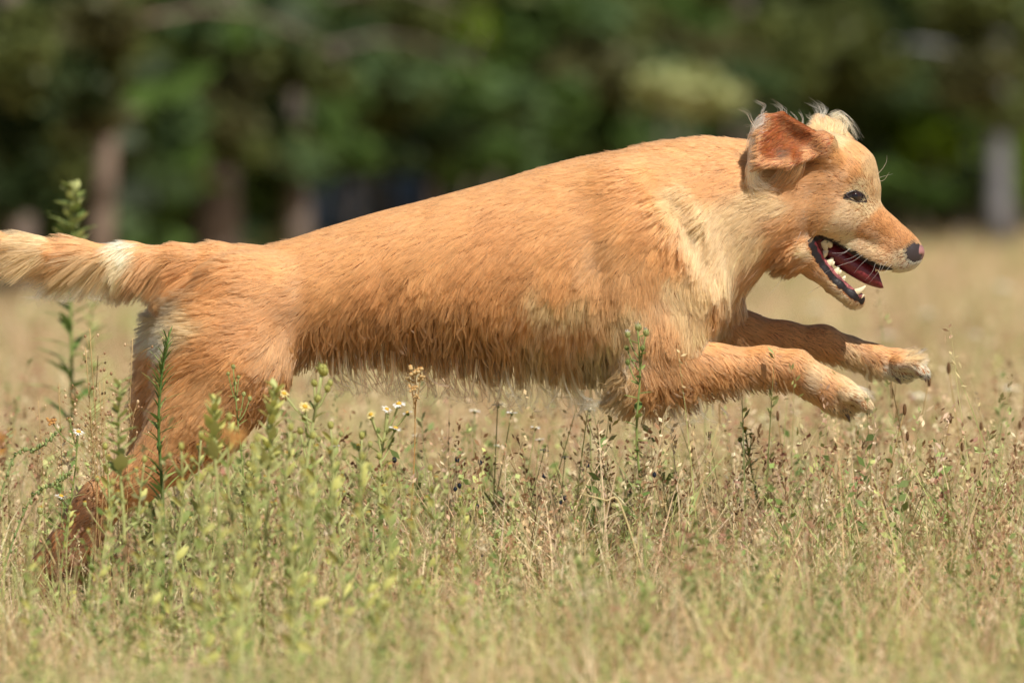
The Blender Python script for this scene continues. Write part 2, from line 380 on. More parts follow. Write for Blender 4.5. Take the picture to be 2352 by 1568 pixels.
# ------------------------------------------------------------------ the dog: one implicit surface, meshed as one body
# working space: (x, y, d) in reference pixels, y downwards, d away from the camera
HZ = .33994
def H(x, y, d=0.0):                 # head drawing coordinates -> working space
    return (1653.75 + x * HZ, 202.1 + y * HZ, d * HZ)
VOX = 3.2
LO = np.array((-262., 228., -235.)); HI = np.array((2165., 1405., 235.))
NX, NY, NZ = (np.ceil((HI - LO) / VOX).astype(int) + 1)
Fd = np.full((NX, NY, NZ), 200., np.float32)
AX = [(LO[i] + VOX * np.arange(n)).astype(np.float32) for i, n in enumerate((NX, NY, NZ))]

def _window(lo, hi):
    i0 = np.maximum(np.floor((np.asarray(lo) - LO) / VOX).astype(int), 0)
    i1 = np.minimum(np.ceil((np.asarray(hi) - LO) / VOX).astype(int) + 1, (NX, NY, NZ))
    sl = tuple(slice(a, b) for a, b in zip(i0, i1))
    return sl, AX[0][sl[0]][:, None, None], AX[1][sl[1]][None, :, None], AX[2][sl[2]][None, None, :]
def _merge(sl, d, k):
    A = Fd[sl]
    if k <= 0: np.minimum(A, d, out=A); return
    h = np.maximum(k - np.abs(A - d), 0) / k
    A[...] = np.minimum(A, d) - h * h * (k * .25)
def chain(P, k=30, sq=1.0):
    """Capsule chain through rows (x, y, d, r); sq widens or narrows it in depth."""
    P = [tuple(map(float, p)) for p in P]
    for a, b in zip(P[:-1], P[1:]):
        A, B = np.array(a[:3]), np.array(b[:3]); r = max(a[3], b[3]) + k + 14
        m = np.array((r, r, r * max(sq, 1)))
        sl, X, Y, Z = _window(np.minimum(A, B) - m, np.maximum(A, B) + m)
        ba = B - A; ba[2] /= sq
        px, py, pz = X - A[0], Y - A[1], (Z - A[2]) / sq
        h = np.clip((px * ba[0] + py * ba[1] + pz * ba[2]) / (ba @ ba + 1e-6), 0, 1).astype(np.float32)
        d = np.sqrt((px - h * ba[0]) ** 2 + (py - h * ba[1]) ** 2 + (pz - h * ba[2]) ** 2) - (a[3] + (b[3] - a[3]) * h)
        _merge(sl, d * min(sq, 1), k)
def ell(c, r, k=30, ang=0.0):
    c, r = np.array(c, float), np.array(r, float)
    m = r.max() + k + 14
    sl, X, Y, Z = _window(c - m, c + m)
    px, py, pz = X - c[0], Y - c[1], Z - c[2]
    ca, sa = math.cos(ang), math.sin(ang)
    u, v = px * ca + py * sa, -px * sa + py * ca
    q = np.sqrt((u / r[0]) ** 2 + (v / r[1]) ** 2 + (pz / r[2]) ** 2) + 1e-4
    g = np.sqrt((u / r[0] ** 2) ** 2 + (v / r[1] ** 2) ** 2 + (pz / r[2] ** 2) ** 2) + 1e-5
    _merge(sl, np.where(q < .4, (q - 1) * r.min(), (q - 1) * q / g), k)
def tri(a, b, c, r, k=8):
    a, b, c = (np.array(v, float) for v in (a, b, c))
    m = r + k + 10
    sl, X, Y, Z = _window(np.min([a, b, c], 0) - m, np.max([a, b, c], 0) + m)
    X, Y, Z = np.broadcast_arrays(X, Y, Z)
    P = np.stack([X, Y, Z], -1)
    n = np.cross(b - a, c - a); n /= np.linalg.norm(n)
    inside = np.ones(X.shape, bool); best = np.full(X.shape, 1e9, np.float32)
    for p, q in ((a, b), (b, c), (c, a)):
        e = q - p; w = P - p
        inside &= (w @ np.cross(n, e)) >= 0
        t = np.clip(w @ e / (e @ e), 0, 1)
        best = np.minimum(best, ((w - t[..., None] * e) ** 2).sum(-1))
    pl = np.abs((P - a) @ n)
    _merge(sl, np.where(inside, pl, np.sqrt(best)).astype(np.float32) - r, k)

def groove(P, k=34):
    """Smoothly hollows the surface along a chain of rows (x, y, d, r)."""
    for a, b in zip(P[:-1], P[1:]):
        A, B = np.array(a[:3], float), np.array(b[:3], float); r = max(a[3], b[3]) + k + 14
        sl, X, Y, Z = _window(np.minimum(A, B) - r, np.maximum(A, B) + r)
        ba = B - A; px, py, pz = X - A[0], Y - A[1], Z - A[2]
        h = np.clip((px * ba[0] + py * ba[1] + pz * ba[2]) / (ba @ ba), 0, 1)
        d = -(np.sqrt((px - h * ba[0]) ** 2 + (py - h * ba[1]) ** 2 + (pz - h * ba[2]) ** 2) - (a[3] + (b[3] - a[3]) * h)).astype(np.float32)
        V = Fd[sl]; q = np.maximum(k - np.abs(V - d), 0) / k
        V[...] = np.maximum(V, d) + q * q * (k * .25)
# trunk and neck: cross-sections (x, top, bottom, half width)
TR = np.array([(450, 618, 735, 62), (480, 602, 775, 90), (520, 592, 810, 108), (560, 582, 830, 120), (650, 556, 822, 124), (750, 524, 786, 120),
               (850, 493, 768, 128), (1000, 455, 778, 146), (1150, 414, 800, 164), (1300, 371, 820, 174), (1420, 350, 832, 170), (1520, 328, 820, 158),
               (1600, 316, 775, 140), (1680, 318, 690, 118), (1760, 332, 612, 100), (1830, 350, 560, 88)], float)
def trunk(k=0):
    sl, X, Y, Z = _window((LO[0], 280, -200), (1900, 900, 200))
    x = AX[0][sl[0]]
    xi = np.clip(x, TR[0, 0], TR[-1, 0])
    from_tab = lambda c: np.interp(xi, TR[:, 0], TR[:, c])
    ker = np.ones(25) / 25
    sm = lambda v: np.convolve(np.pad(v, 12, mode='edge'), ker, mode='valid')
    top, bot, hw = sm(from_tab(1)), sm(from_tab(2)), sm(from_tab(3))
    c, h = ((top + bot) / 2)[:, None, None], ((bot - top) / 2)[:, None, None]
    w = hw[:, None, None]; dx = ((x - xi) / 60)[:, None, None]
    yy, zz = (Y - c), Z
    # the ribcage is widest below the middle, the back narrower
    w = w * (1 + .10 * np.clip(yy / h, -1, 1))
    q = np.sqrt((yy / h) ** 2 + (zz / w) ** 2 + dx ** 2) + 1e-4
    g = np.sqrt((yy / h ** 2) ** 2 + (zz / w ** 2) ** 2 + (dx / 60) ** 2) + 1e-5
    d = np.where(q < .4, (q - 1) * np.minimum(h, w), (q - 1) * q / g).astype(np.float32)
    _merge(sl, d, k)
trunk()
# shoulders and upper arms
for s, o in ((-1, 0), (1, 1)):
    chain([(1440, 450, s * 92, 58), (1525, 550, s * 108, 70), (1585, 660, s * 108, 66)], 60, .75)
    chain([(1450, 560, s * 112, 70), (1465, 720, s * 118, 72)], 50, .7)
    if s < 0: chain([(1590, 660, -112, 62), (1530, 780, -118, 74), (1490, 860, -116, 62)], 40, .72)
    else: chain([(1600, 640, 108, 62), (1620, 720, 112, 58), (1640, 750, 110, 50)], 40, .75)
ell((1620, 620, 0), (70, 90, 85), 40)                     # breast
for s in (-1, 1):                                         # muscle and bone under the coat
    groove([(1500, 372, s * 138, 10), (1556, 455, s * 164, 20), (1600, 540, s * 174, 20), (1640, 620, s * 166, 12)])
    groove([(1352, 470, s * 190, 8), (1376, 600, s * 202, 20), (1400, 740, s * 198, 22), (1420, 850, s * 186, 14)])
    groove([(690, 640, s * 146, 6), (706, 730, s * 150, 16), (716, 810, s * 140, 14)])
    groove([(860, 560, s * 156, 6), (900, 680, s * 164, 14), (930, 760, s * 150, 6)], 40)
# near foreleg
chain([(1485, 862, -116, 62), (1560, 852, -118, 56), (1640, 842, -118, 47), (1760, 838, -116, 37), (1825, 848, -115, 39), (1880, 882, -115, 36), (1925, 905, -115, 36), (1960, 916, -115, 28)], 22, .82)
for dz in (-31, -11, 11, 31):
    chain([(1935, 900, -115 + dz * .8, 18), (1970 + 7 * (abs(dz) < 12), 914, -115 + dz * 1.1, 15.5), (1988 + 7 * (abs(dz) < 12), 934, -115 + dz * 1.15, 12)], 4)
chain([(1895, 925, -115, 13), (1945, 942, -115, 14)], 9, 1.7)           # pads
# far foreleg
chain([(1640, 750, 110, 50), (1700, 760, 110, 42), (1800, 776, 110, 33), (1890, 786, 110, 34), (1950, 806, 110, 28), (2000, 822, 110, 28), (2060, 836, 110, 29), (2095, 842, 110, 24)], 22, .85)
for dz in (-31, -11, 11, 31):
    chain([(2060, 834, 110 + dz * .8, 17), (2098 + 8 * (abs(dz) < 12), 838, 110 + dz * 1.1, 15.5), (2116 + 8 * (abs(dz) < 12), 856, 110 + dz * 1.15, 12)], 4)
chain([(2010, 848, 110, 12), (2080, 860, 110, 13)], 9, 1.7)
# hind legs
chain([(565, 700, -72, 118), (525, 825, -86, 136), (458, 945, -92, 100), (384, 1038, -92, 60), (318, 1098, -92, 37), (224, 1138, -92, 25), (188, 1180, -92, 21), (140, 1245, -92, 18), (100, 1305, -92, 20), (75, 1335, -92, 19)], 34, .68)
chain([(520, 690, 72, 108), (455, 820, 86, 112), (405, 940, 92, 88), (370, 1040, 92, 60), (315, 1110, 92, 36), (245, 1160, 92, 25), (215, 1210, 92, 21), (185, 1270, 92, 18), (160, 1325, 92, 20), (135, 1345, 92, 19)], 34, .68)
for c, dd in (((75, 1338), -92), ((135, 1348), 92)):
    for dz in (-20, -7, 7, 20):
        chain([(c[0] + 8, c[1] - 6, dd + dz, 15), (c[0] + 22, c[1] + 20, dd + dz * 1.2, 12)], 8)
# tail
chain([(570, 612, 0, 46), (500, 606, 0, 40), (420, 602, -2, 34), (300, 594, -6, 29), (180, 586, -12, 27), (80, 574, -18, 24), (-20, 558, -24, 22), (-110, 540, -30, 18), (-200, 522, -34, 12)], 26, .8)

# head
ell(H(735, 612), (108, 102, 88), 34)
chain([(*H(875, 605, 0), 62), (*H(952, 702, 0), 41)], 34, 1.15)                     # brow
for s in (-1, 1):
    ell(H(770, 850, s * 120), (66, 60, 46), 30)
    chain([(*H(860, 850, s * 95), 46), (*H(1010, 930, s * 80), 36)], 26, .8)
chain([(*H(930, 880), 62), (*H(1090, 1000), 46), (*H(1206, 1090), 43), (*H(1254, 1118), 38)], 18, .82)
for s in (-1, 1):
    chain([(*H(790, 995, s * 105), 19), (*H(930, 1078, s * 88), 22), (*H(1090, 1150, s * 70), 24), (*H(1200, 1168, s * 50), 20)], 12, .7)
ell(H(1212, 1158), (25, 23, 28), 10)
# lower jaw
for s in (-1, 1):
    chain([(*H(560, 1050, s * 118), 34), (*H(618, 1150, s * 104), 23), (*H(690, 1250, s * 92), 18), (*H(790, 1340, s * 72), 16), (*H(880, 1405, s * 48), 16), (*H(928, 1428, 0), 15)], 9, .75)
chain([(*H(560, 1120), 42), (*H(640, 1230), 20), (*H(760, 1345), 13), (*H(890, 1420), 12)], 10, 1.7)
chain([(*H(380, 900), 80), (*H(540, 1060), 48)], 34, 1.0)                           # throat
# ears: thin folded flaps
ER = 6.5
eTL, eT, eR, eBR, eB, eBL, eL = H(315, 200, -300), H(420, 185, -265), H(720, 360, -262), H(690, 440, -275), H(470, 520, -375), H(262, 520, -400), H(262, 310, -345)
eC = H(480, 360, -225)
for a, b in ((eTL, eT), (eT, eR), (eR, eBR), (eBR, eB), (eB, eBL), (eBL, eL), (eL, eTL)):
    tri(a, b, eC, ER, 10)
chain([(*H(690, 330, -235), 13), (*H(728, 385, -265), 12), (*H(690, 440, -265), 12)], 10)   # rolled front edge
chain([(*H(720, 390, -250), 22), (*H(740, 470, -215), 26)], 20)                             # ear root
fA, fB, fC, fD = H(625, 290, 190), H(690, 200, 300), H(800, 245, 320), H(890, 360, 235)
tri(fA, fB, fC, ER, 8); tri(fA, fC, fD, ER, 8)

def surface_nets(F):
    ins = F < 0
    cnt = np.zeros(tuple(n - 1 for n in F.shape), np.int8)
    off = [(i, j, k) for i in (0, 1) for j in (0, 1) for k in (0, 1)]
    sub = lambda A, o: A[o[0]:A.shape[0] - 1 + o[0], o[1]:A.shape[1] - 1 + o[1], o[2]:A.shape[2] - 1 + o[2]]
    for o in off: cnt += sub(ins, o)
    act = np.argwhere((cnt > 0) & (cnt < 8))
    vals = np.stack([F[act[:, 0] + o[0], act[:, 1] + o[1], act[:, 2] + o[2]] for o in off], 1)
    acc = np.zeros((len(act), 3)); n = np.zeros(len(act))
    for ia, a in enumerate(off):
        for ib, b in enumerate(off):
            if ib > ia and sum(abs(p - q) for p, q in zip(a, b)) == 1:
                va, vb = vals[:, ia], vals[:, ib]
                x = (va < 0) != (vb < 0)
                t = np.where(x, va / np.where(x, va - vb, 1), 0)
                acc += np.where(x[:, None], np.array(a) + t[:, None] * (np.array(b) - np.array(a)), 0); n += x
    V = act + acc / n[:, None]
    idx = np.full(cnt.shape, -1, np.int32); idx[act[:, 0], act[:, 1], act[:, 2]] = np.arange(len(act))
    quads = []
    for ax in range(3):
        u, w = (ax + 1) % 3, (ax + 2) % 3
        a = np.take(ins, range(0, ins.shape[ax] - 1), ax); b = np.take(ins, range(1, ins.shape[ax]), ax)
        e = np.argwhere(a != b)
        e = e[(e[:, u] > 0) & (e[:, w] > 0) & (e[:, u] < ins.shape[u] - 1) & (e[:, w] < ins.shape[w] - 1)]
        flip = ins[e[:, 0], e[:, 1], e[:, 2]]
        c = []
        for du, dw in ((-1, -1), (0, -1), (0, 0), (-1, 0)):
            q = e.copy(); q[:, u] += du; q[:, w] += dw
            c.append(idx[q[:, 0], q[:, 1], q[:, 2]])
        Q = np.stack(c, 1)
        Q[~flip] = Q[~flip][:, ::-1]
        quads.append(Q)
    return V * VOX + LO, np.vstack(quads)
BV, BF = surface_nets(Fd)
# (y points down in working space, so the handedness flips)
BF = BF[:, ::-1]

def sdf(P):
    """Distance to the body, and its gradient, at rows of P (working space)."""
    q = np.clip((P - LO) / VOX, 0.001, np.array((NX, NY, NZ)) - 2.001)
    i = q.astype(int); t = (q - i).astype(np.float32)
    C = [[[Fd[i[:, 0] + a, i[:, 1] + b, i[:, 2] + c] for c in (0, 1)] for b in (0, 1)] for a in (0, 1)]
    tx, ty, tz = t.T
    L = lambda p, q_, s: p + (q_ - p) * s
    x00, x01, x10, x11 = (L(C[0][b][c], C[1][b][c], tx) for b in (0, 1) for c in (0, 1))
    y0, y1 = L(x00, x10, ty), L(x01, x11, ty)
    v = L(y0, y1, tz)
    gz = y1 - y0
    gy = L(x10 - x00, x11 - x01, tz)
    gxx = L(L(C[1][0][0] - C[0][0][0], C[1][1][0] - C[0][1][0], ty), L(C[1][0][1] - C[0][0][1], C[1][1][1] - C[0][1][1], ty), tz)
    g = np.stack([gxx, gy, gz], 1)
    return v, g / (np.linalg.norm(g, axis=1)[:, None] + 1e-6)
def near_surface(x, y, d0=-230.):
    """Depth of the body's near side at (x, y)."""
    d = np.arange(d0, 200, 1.0)
    v, _ = sdf(np.stack([np.full_like(d, x), np.full_like(d, y), d], 1))
    h = np.where(v < 0)[0]
    return float(d[h[0]]) if len(h) else None
def in_poly(x, y, poly):
    r = np.zeros(x.shape, bool)
    for (x0, y0), (x1, y1) in zip(poly, poly[1:] + poly[:1]):
        c = ((y0 > y) != (y1 > y)) & (x < (x1 - x0) * (y - y0) / (y1 - y0 + 1e-9) + x0)
        r ^= c
    return r
def line_dist(x, y, pts):
    best = np.full(x.shape, 1e9)
    for (x0, y0), (x1, y1) in zip(pts[:-1], pts[1:]):
        ex, ey = x1 - x0, y1 - y0
        t = np.clip(((x - x0) * ex + (y - y0) * ey) / (ex * ex + ey * ey), 0, 1)
        best = np.minimum(best, np.hypot(x - x0 - t * ex, y - y0 - t * ey))
    return best
P2 = lambda L: [H(a, b)[:2] for a, b in L]
MOUTH = P2([(606, 1010), (700, 1012), (770, 1034), (870, 1092), (980, 1162), (1070, 1212), (1120, 1260), (1095, 1350), (990, 1395), (960, 1440), (880, 1372), (790, 1300), (700, 1205), (640, 1110)])
LIP_LO = P2([(612, 1030), (640, 1110), (690, 1195), (760, 1278), (840, 1350), (900, 1400), (955, 1432)])
LIP_UP = P2([(612, 1030), (690, 1004), (780, 1036), (870, 1090), (980, 1158), (1080, 1206), (1160, 1222)])
def mouth_mask(P):
    x, y = P[:, 0], P[:, 1]
    ll, lu = line_dist(x, y, LIP_LO), line_dist(x, y, LIP_UP)
    return in_poly(x, y, MOUTH), ll < 8.6 + 2.2 * np.sin(x * .35) * np.sin(y * .21), lu < 6.2
ear_mask = lambda P: (P[:, 2] < -78) & in_poly(P[:, 0], P[:, 1], P2([(200, 120), (420, 110), (800, 320), (760, 440), (700, 500), (450, 600), (200, 620)]))

# skin colours, stored per vertex (they belong to the animal: lips, mouth lining, pads, nose leather)
SKIN = np.tile(np.array(lin(150, 100, 60)), (len(BV), 1))
inm, ll, lu = mouth_mask(BV)
SKIN[inm] = lin(92, 30, 34)
SKIN[(ll | lu) & (BV[:, 0] > 1850)] = lin(28, 22, 24)
ear_v = ear_mask(BV)
SKIN[ear_v] = lin(150, 80, 45)
pads = ((BV[:, 0] > 1880) & (BV[:, 0] < 1960) & (BV[:, 1] > 938)) | ((BV[:, 0] > 1990) & (BV[:, 1] > 862) & (BV[:, 2] > 60))
SKIN[np.hypot((BV[:, 0] - H(1318, 0)[0]) / 28, (BV[:, 1] - H(0, 1112)[1]) / 29) < 1] = lin(56, 48, 48)
SKIN[np.hypot((BV[:, 0] - H(915, 0)[0]) / 30, (BV[:, 1] - H(0, 734)[1]) / 16) < 1] = lin(30, 23, 22)
SKIN[pads] = lin(48, 40, 38)

dog = empty('dog', (0, 0, 0), 'golden tan long-haired dog leaping to the right with open mouth', 'dog')
skin_mat = material('dog_skin', rough=.5, spec=.35, attr='col', noise=(260, (.1, .1, .1)), bump=.4)
body = link('body', mesh_np('body', W(BV[:, 0], BV[:, 1], BV[:, 2]), BF, skin_mat, True, SKIN), dog)
# ------------------------------------------------------------------ fur: grown from the body along a flow field
GOLD, TAN, WET, CREAM, PALE, WHITE, RUST, AMBER, BROWN = range(9)
PAL = np.array([lin(230, 152, 92), lin(220, 152, 98), lin(214, 144, 92), lin(234, 186, 134), lin(240, 208, 164), lin(248, 234, 212), lin(160, 88, 46), lin(214, 138, 82), lin(132, 88, 56)]) ** .75 * np.array((1.0, 1.015, .88))
PAL[RUST] = (.34, .088, .016)
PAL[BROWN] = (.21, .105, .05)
# x, y, flow dx, dy, length, lift, clumping, curl, colour
G = np.array([
 # back and croup
 (560, 590, -1, .10, 40, .12, .35, .1, GOLD), (640, 560, -1, .12, 34, .10, .3, .05, GOLD), (720, 535, -1, .18, 28, .05, .25, .05, GOLD), (850, 490, -1, .22, 24, .04, .2, .05, GOLD),
 (1000, 450, -1, .20, 24, .04, .2, .05, GOLD), (1150, 405, -1, .28, 26, .06, .25, .05, GOLD), (1280, 365, -1, .22, 34, .10, .3, .05, GOLD), (1400, 345, -1, .16, 38, .14, .35, .1, GOLD),
 (1520, 320, -1, .12, 42, .16, .4, .1, GOLD), (1620, 305, -1, .1, 38, .12, .35, .1, GOLD), (1700, 315, -1, .1, 34, .1, .3, .1, GOLD),
 # upper flank
 (620, 640, -1, .25, 40, .06, .4, .1, GOLD), (700, 620, -.9, .45, 36, .05, .35, .1, GOLD), (800, 590, -.85, .55, 34, .04, .35, .05, GOLD), (950, 560, -.8, .6, 34, .04, .35, .05, GOLD),
 (1050, 500, -.9, .42, 32, .05, .3, .05, GOLD), (1150, 520, -.75, .6, 38, .08, .4, .1, AMBER), (1200, 460, -.9, .4, 36, .08, .35, .1, GOLD), (1190, 620, -.6, .8, 44, .06, .45, .1, AMBER),
 (1280, 480, -.9, .45, 42, .08, .4, .1, GOLD), (1280, 560, -.75, .65, 46, .08, .45, .1, GOLD), (1370, 420, -1, .2, 44, .08, .35, .1, GOLD), (1380, 500, -.9, .4, 46, .08, .4, .1, GOLD),
 # middle flank
 (660, 720, -.95, .45, 44, .06, .45, .1, AMBER), (760, 690, -.7, .75, 46, .05, .5, .08, GOLD), (880, 670, -.55, .85, 50, .05, .55, .08, AMBER), (1000, 650, -.5, .9, 52, .05, .55, .08, GOLD),
 (1100, 640, -.45, .9, 52, .05, .55, .08, AMBER), (1200, 720, -.3, 1, 58, .06, .6, .1, GOLD), (1290, 650, -.35, .95, 58, .07, .55, .12, GOLD), (1340, 740, -.1, 1, 66, .07, .65, .15, TAN), (1280, 760, -.2, 1, 64, .06, .6, .12, TAN),
 # lower flank: wet locks that swing forward at the tips
 (700, 780, -.15, 1, 70, .08, .9, .12, WET), (760, 760, .05, 1, 88, .10, .95, .14, WET), (850, 740, -.05, 1, 92, .10, .95, .14, WET), (950, 740, -.05, 1, 94, .10, .95, .14, WET), (1050, 740, -.05, 1, 94, .10, .95, .14, TAN), (1150, 760, .0, 1, 98, .10, .95, .16, TAN),
 (800, 800, .18, 1, 104, .12, 1, .22, WET), (900, 800, .15, 1, 108, .12, 1, .22, WET), (1000, 800, .12, 1, 108, .12, 1, .22, WET), (1100, 820, .12, 1, 116, .12, 1, .25, TAN), (1200, 830, .1, 1, 116, .12, 1, .3, TAN), (1300, 840, .05, 1, 104, .12, .95, .35, TAN), (1400, 840, -.2, 1, 84, .12, .9, .35, CREAM),
 (740, 830, .35, 1, 62, .12, 1, .2, WET),
 # shoulder
 (1430, 400, -1, .28, 44, .08, .35, .1, GOLD), (1500, 430, -.9, .5, 46, .08, .4, .1, GOLD), (1480, 520, -.8, .6, 48, .07, .45, .1, GOLD), (1400, 570, -.7, .75, 52, .07, .5, .12, TAN), (1400, 640, -.25, 1, 58, .07, .6, .14, TAN),
 (1540, 570, -.5, .9, 52, .06, .5, .12, GOLD), (1480, 640, .1, 1, 58, .07, .6, .2, TAN), (1560, 660, .1, 1, 58, .07, .6, .2, CREAM), (1620, 660, -.05, 1, 60, .08, .6, .15, CREAM),
 (1440, 720, .2, 1, 62, .08, .7, .3, CREAM), (1250, 690, -.3, 1, 58, .06, .6, .12, CREAM), (1320, 700, -.1, 1, 62, .06, .6, .14, CREAM), (1230, 790, .0, 1, 84, .08, .9, .2, CREAM), (1360, 800, .0, 1, 84, .1, .9, .3, PALE), (1130, 700, -.2, 1, 60, .06, .7, .1, GOLD), (1520, 740, .12, 1, 62, .07, .7, .25, TAN), (1600, 740, -.05, 1, 66, .09, .75, .2, CREAM), (1640, 720, .0, 1, 66, .1, .7, .2, CREAM),
 # elbow and near foreleg
 (1430, 800, -.3, 1, 70, .12, .8, .45, CREAM), (1440, 870, -.75, .7, 84, .18, .9, .5, CREAM), (1490, 820, .25, 1, 56, .08, .7, .3, TAN), (1500, 880, .2, 1, 64, .12, .8, .35, TAN), (1490, 920, -.1, 1, 66, .2, .9, .6, TAN), (1560, 910, .4, 1, 56, .16, .9, .5, WET),
 (1560, 830, .5, .85, 44, .07, .7, .15, TAN), (1620, 810, .65, .7, 30, .05, .5, .1, GOLD), (1640, 860, .6, .8, 38, .07, .75, .1, GOLD), (1650, 890, .5, .9, 48, .14, .9, .3, WET), (1720, 820, .7, .65, 26, .04, .5, .08, GOLD), (1740, 860, .6, .8, 32, .06, .7, .1, TAN), (1750, 880, .5, .85, 38, .1, .9, .2, WET),
 (1800, 815, .85, .5, 22, .04, .45, .08, GOLD), (1820, 860, .6, .8, 24, .05, .55, .08, AMBER), (1860, 860, .8, .6, 22, .05, .4, .08, CREAM), (1900, 890, .75, .7, 22, .06, .4, .08, GOLD), (1930, 900, .75, .65, 24, .08, .5, .1, CREAM), (1960, 905, .85, .55, 13, .06, .5, .12, PALE), (1985, 925, .7, .7, 9, .04, .4, .1, PALE), (1930, 945, .4, 1, 18, .12, .7, .2, CREAM),
 # far foreleg
 (1700, 730, .7, .4, 34, .12, .6, .1, TAN), (1680, 770, .6, .6, 34, .06, .6, .1, TAN), (1780, 750, .9, .3, 22, .04, .4, .05, GOLD), (1800, 790, .7, .6, 26, .05, .6, .1, GOLD), (1880, 760, .9, .35, 18, .04, .4, .05, GOLD), (1900, 810, .7, .7, 24, .06, .6, .1, GOLD), (1950, 825, .6, .8, 26, .08, .7, .15, CREAM), (2000, 810, .9, .4, 20, .05, .5, .08, GOLD), (2000, 845, .3, 1, 24, .14, .8, .2, CREAM), (2050, 820, .95, .25, 20, .06, .5, .1, GOLD), (2050, 850, .5, .9, 11, .05, .5, .1, WHITE), (2095, 815, 1, -.25, 30, .3, .6, .1, CREAM), (2110, 850, .6, .8, 9, .04, .4, .1, WHITE),
 # rump and thigh
 (470, 700, -.95, .1, 46, .1, .5, .1, GOLD), (420, 720, -1, -.05, 54, .16, .6, .1, CREAM), (395, 740, -1, .1, 60, .2, .7, .1, PALE), (385, 775, -.9, .5, 56, .16, .6, .1, WHITE), (330, 830, -.8, .6, 44, .08, .5, .1, TAN), (370, 830, -.8, .6, 44, .08, .5, .1, GOLD), (440, 760, -1, .05, 50, .1, .5, .1, CREAM), (480, 800, -.95, .3, 46, .08, .5, .1, AMBER), (560, 760, -1, .2, 46, .06, .45, .1, AMBER), (430, 830, -.85, .5, 46, .08, .5, .1, GOLD),
 (560, 830, -.8, .6, 50, .06, .6, .1, GOLD), (640, 810, -.6, .8, 56, .07, .7, .1, TAN), (660, 860, -.3, 1, 62, .1, .85, .12, WET), (600, 900, -.45, .9, 60, .1, .85, .12, WET), (480, 900, -.7, .7, 48, .07, .6, .1, TAN), (540, 970, -.4, .9, 54, .12, .85, .15, TAN), (440, 980, -.6, .8, 44, .08, .65, .1, TAN), (370, 900, -.6, .8, 36, .1, .6, .1, TAN), (340, 1000, -.5, .85, 28, .08, .7, .1, WET), (450, 1040, -.5, .85, 40, .12, .85, .15, WET), (380, 1080, -.7, .6, 30, .08, .7, .1, WET),
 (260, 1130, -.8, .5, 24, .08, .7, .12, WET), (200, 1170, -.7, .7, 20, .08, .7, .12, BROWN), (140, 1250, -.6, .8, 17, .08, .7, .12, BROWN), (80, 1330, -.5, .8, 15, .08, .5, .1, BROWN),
 # tail plume
 (540, 600, -1, .05, 46, .14, .4, .08, GOLD), (500, 640, -.9, .5, 60, .12, .6, .1, AMBER), (480, 580, -1, .08, 46, .05, .4, .08, GOLD), (420, 580, -1, .05, 50, .04, .45, .08, GOLD), (440, 620, -.85, .55, 82, .12, .6, .1, AMBER), (400, 625, -.7, .8, 92, .14, .7, .12, TAN), (340, 560, -1, .05, 56, .04, .5, .1, GOLD), (340, 610, -.6, .85, 96, .14, .7, .15, TAN),
 (305, 562, -.7, .7, 60, .05, .5, .12, WHITE), (290, 588, -.6, .9, 84, .08, .6, .15, PALE), (295, 615, -.4, 1, 90, .12, .7, .18, CREAM), (250, 570, -1, .1, 70, .03, .5, .1, GOLD), (240, 600, -.7, .8, 100, .12, .7, .15, CREAM), (180, 570, -1, .1, 84, .03, .55, .1, GOLD), (190, 600, -.85, .65, 110, .12, .7, .12, CREAM), (100, 550, -1, .1, 90, .03, .5, .1, CREAM), (100, 590, -1, .35, 120, .1, .6, .1, CREAM), (20, 545, -1, -.1, 90, .03, .5, .1, GOLD), (20, 580, -1, .1, 120, .08, .6, .1, CREAM), (-100, 540, -1, -.2, 120, .08, .6, .1, CREAM), (-200, 525, -1, -.2, 110, .08, .6, .1, CREAM),
 # neck
 (1560, 400, -1, .3, 42, .08, .35, .1, GOLD), (1600, 360, -1, .2, 40, .08, .35, .1, GOLD), (1560, 450, -.85, .5, 46, .12, .45, .12, CREAM), (1640, 420, -1, .35, 44, .08, .35, .1, GOLD), (1720, 400, -1, .35, 42, .08, .3, .1, GOLD), (1640, 500, -.75, .65, 52, .12, .45, .12, CREAM), (1700, 500, -.8, .6, 50, .1, .4, .12, CREAM), (1600, 540, -.6, .85, 56, .12, .5, .14, CREAM), (1680, 570, -.55, .85, 62, .12, .55, .16, CREAM), (1740, 560, -.6, .8, 58, .1, .5, .14, CREAM), (1680, 640, -.5, .9, 78, .16, .75, .2, CREAM), (1740, 620, -.6, .8, 72, .14, .7, .18, TAN), (1650, 690, -.2, 1, 84, .16, .8, .2, TAN), (1690, 690, .1, 1, 70, .16, .8, .2, TAN), (1790, 590, -.7, .6, 48, .1, .5, .12, AMBER),
], float)
def Hg(x, y, dx, dy, L, lift, cl, cu, c):
    p = H(x, y); return (p[0], p[1], dx, dy, L, lift, cl, cu, c)
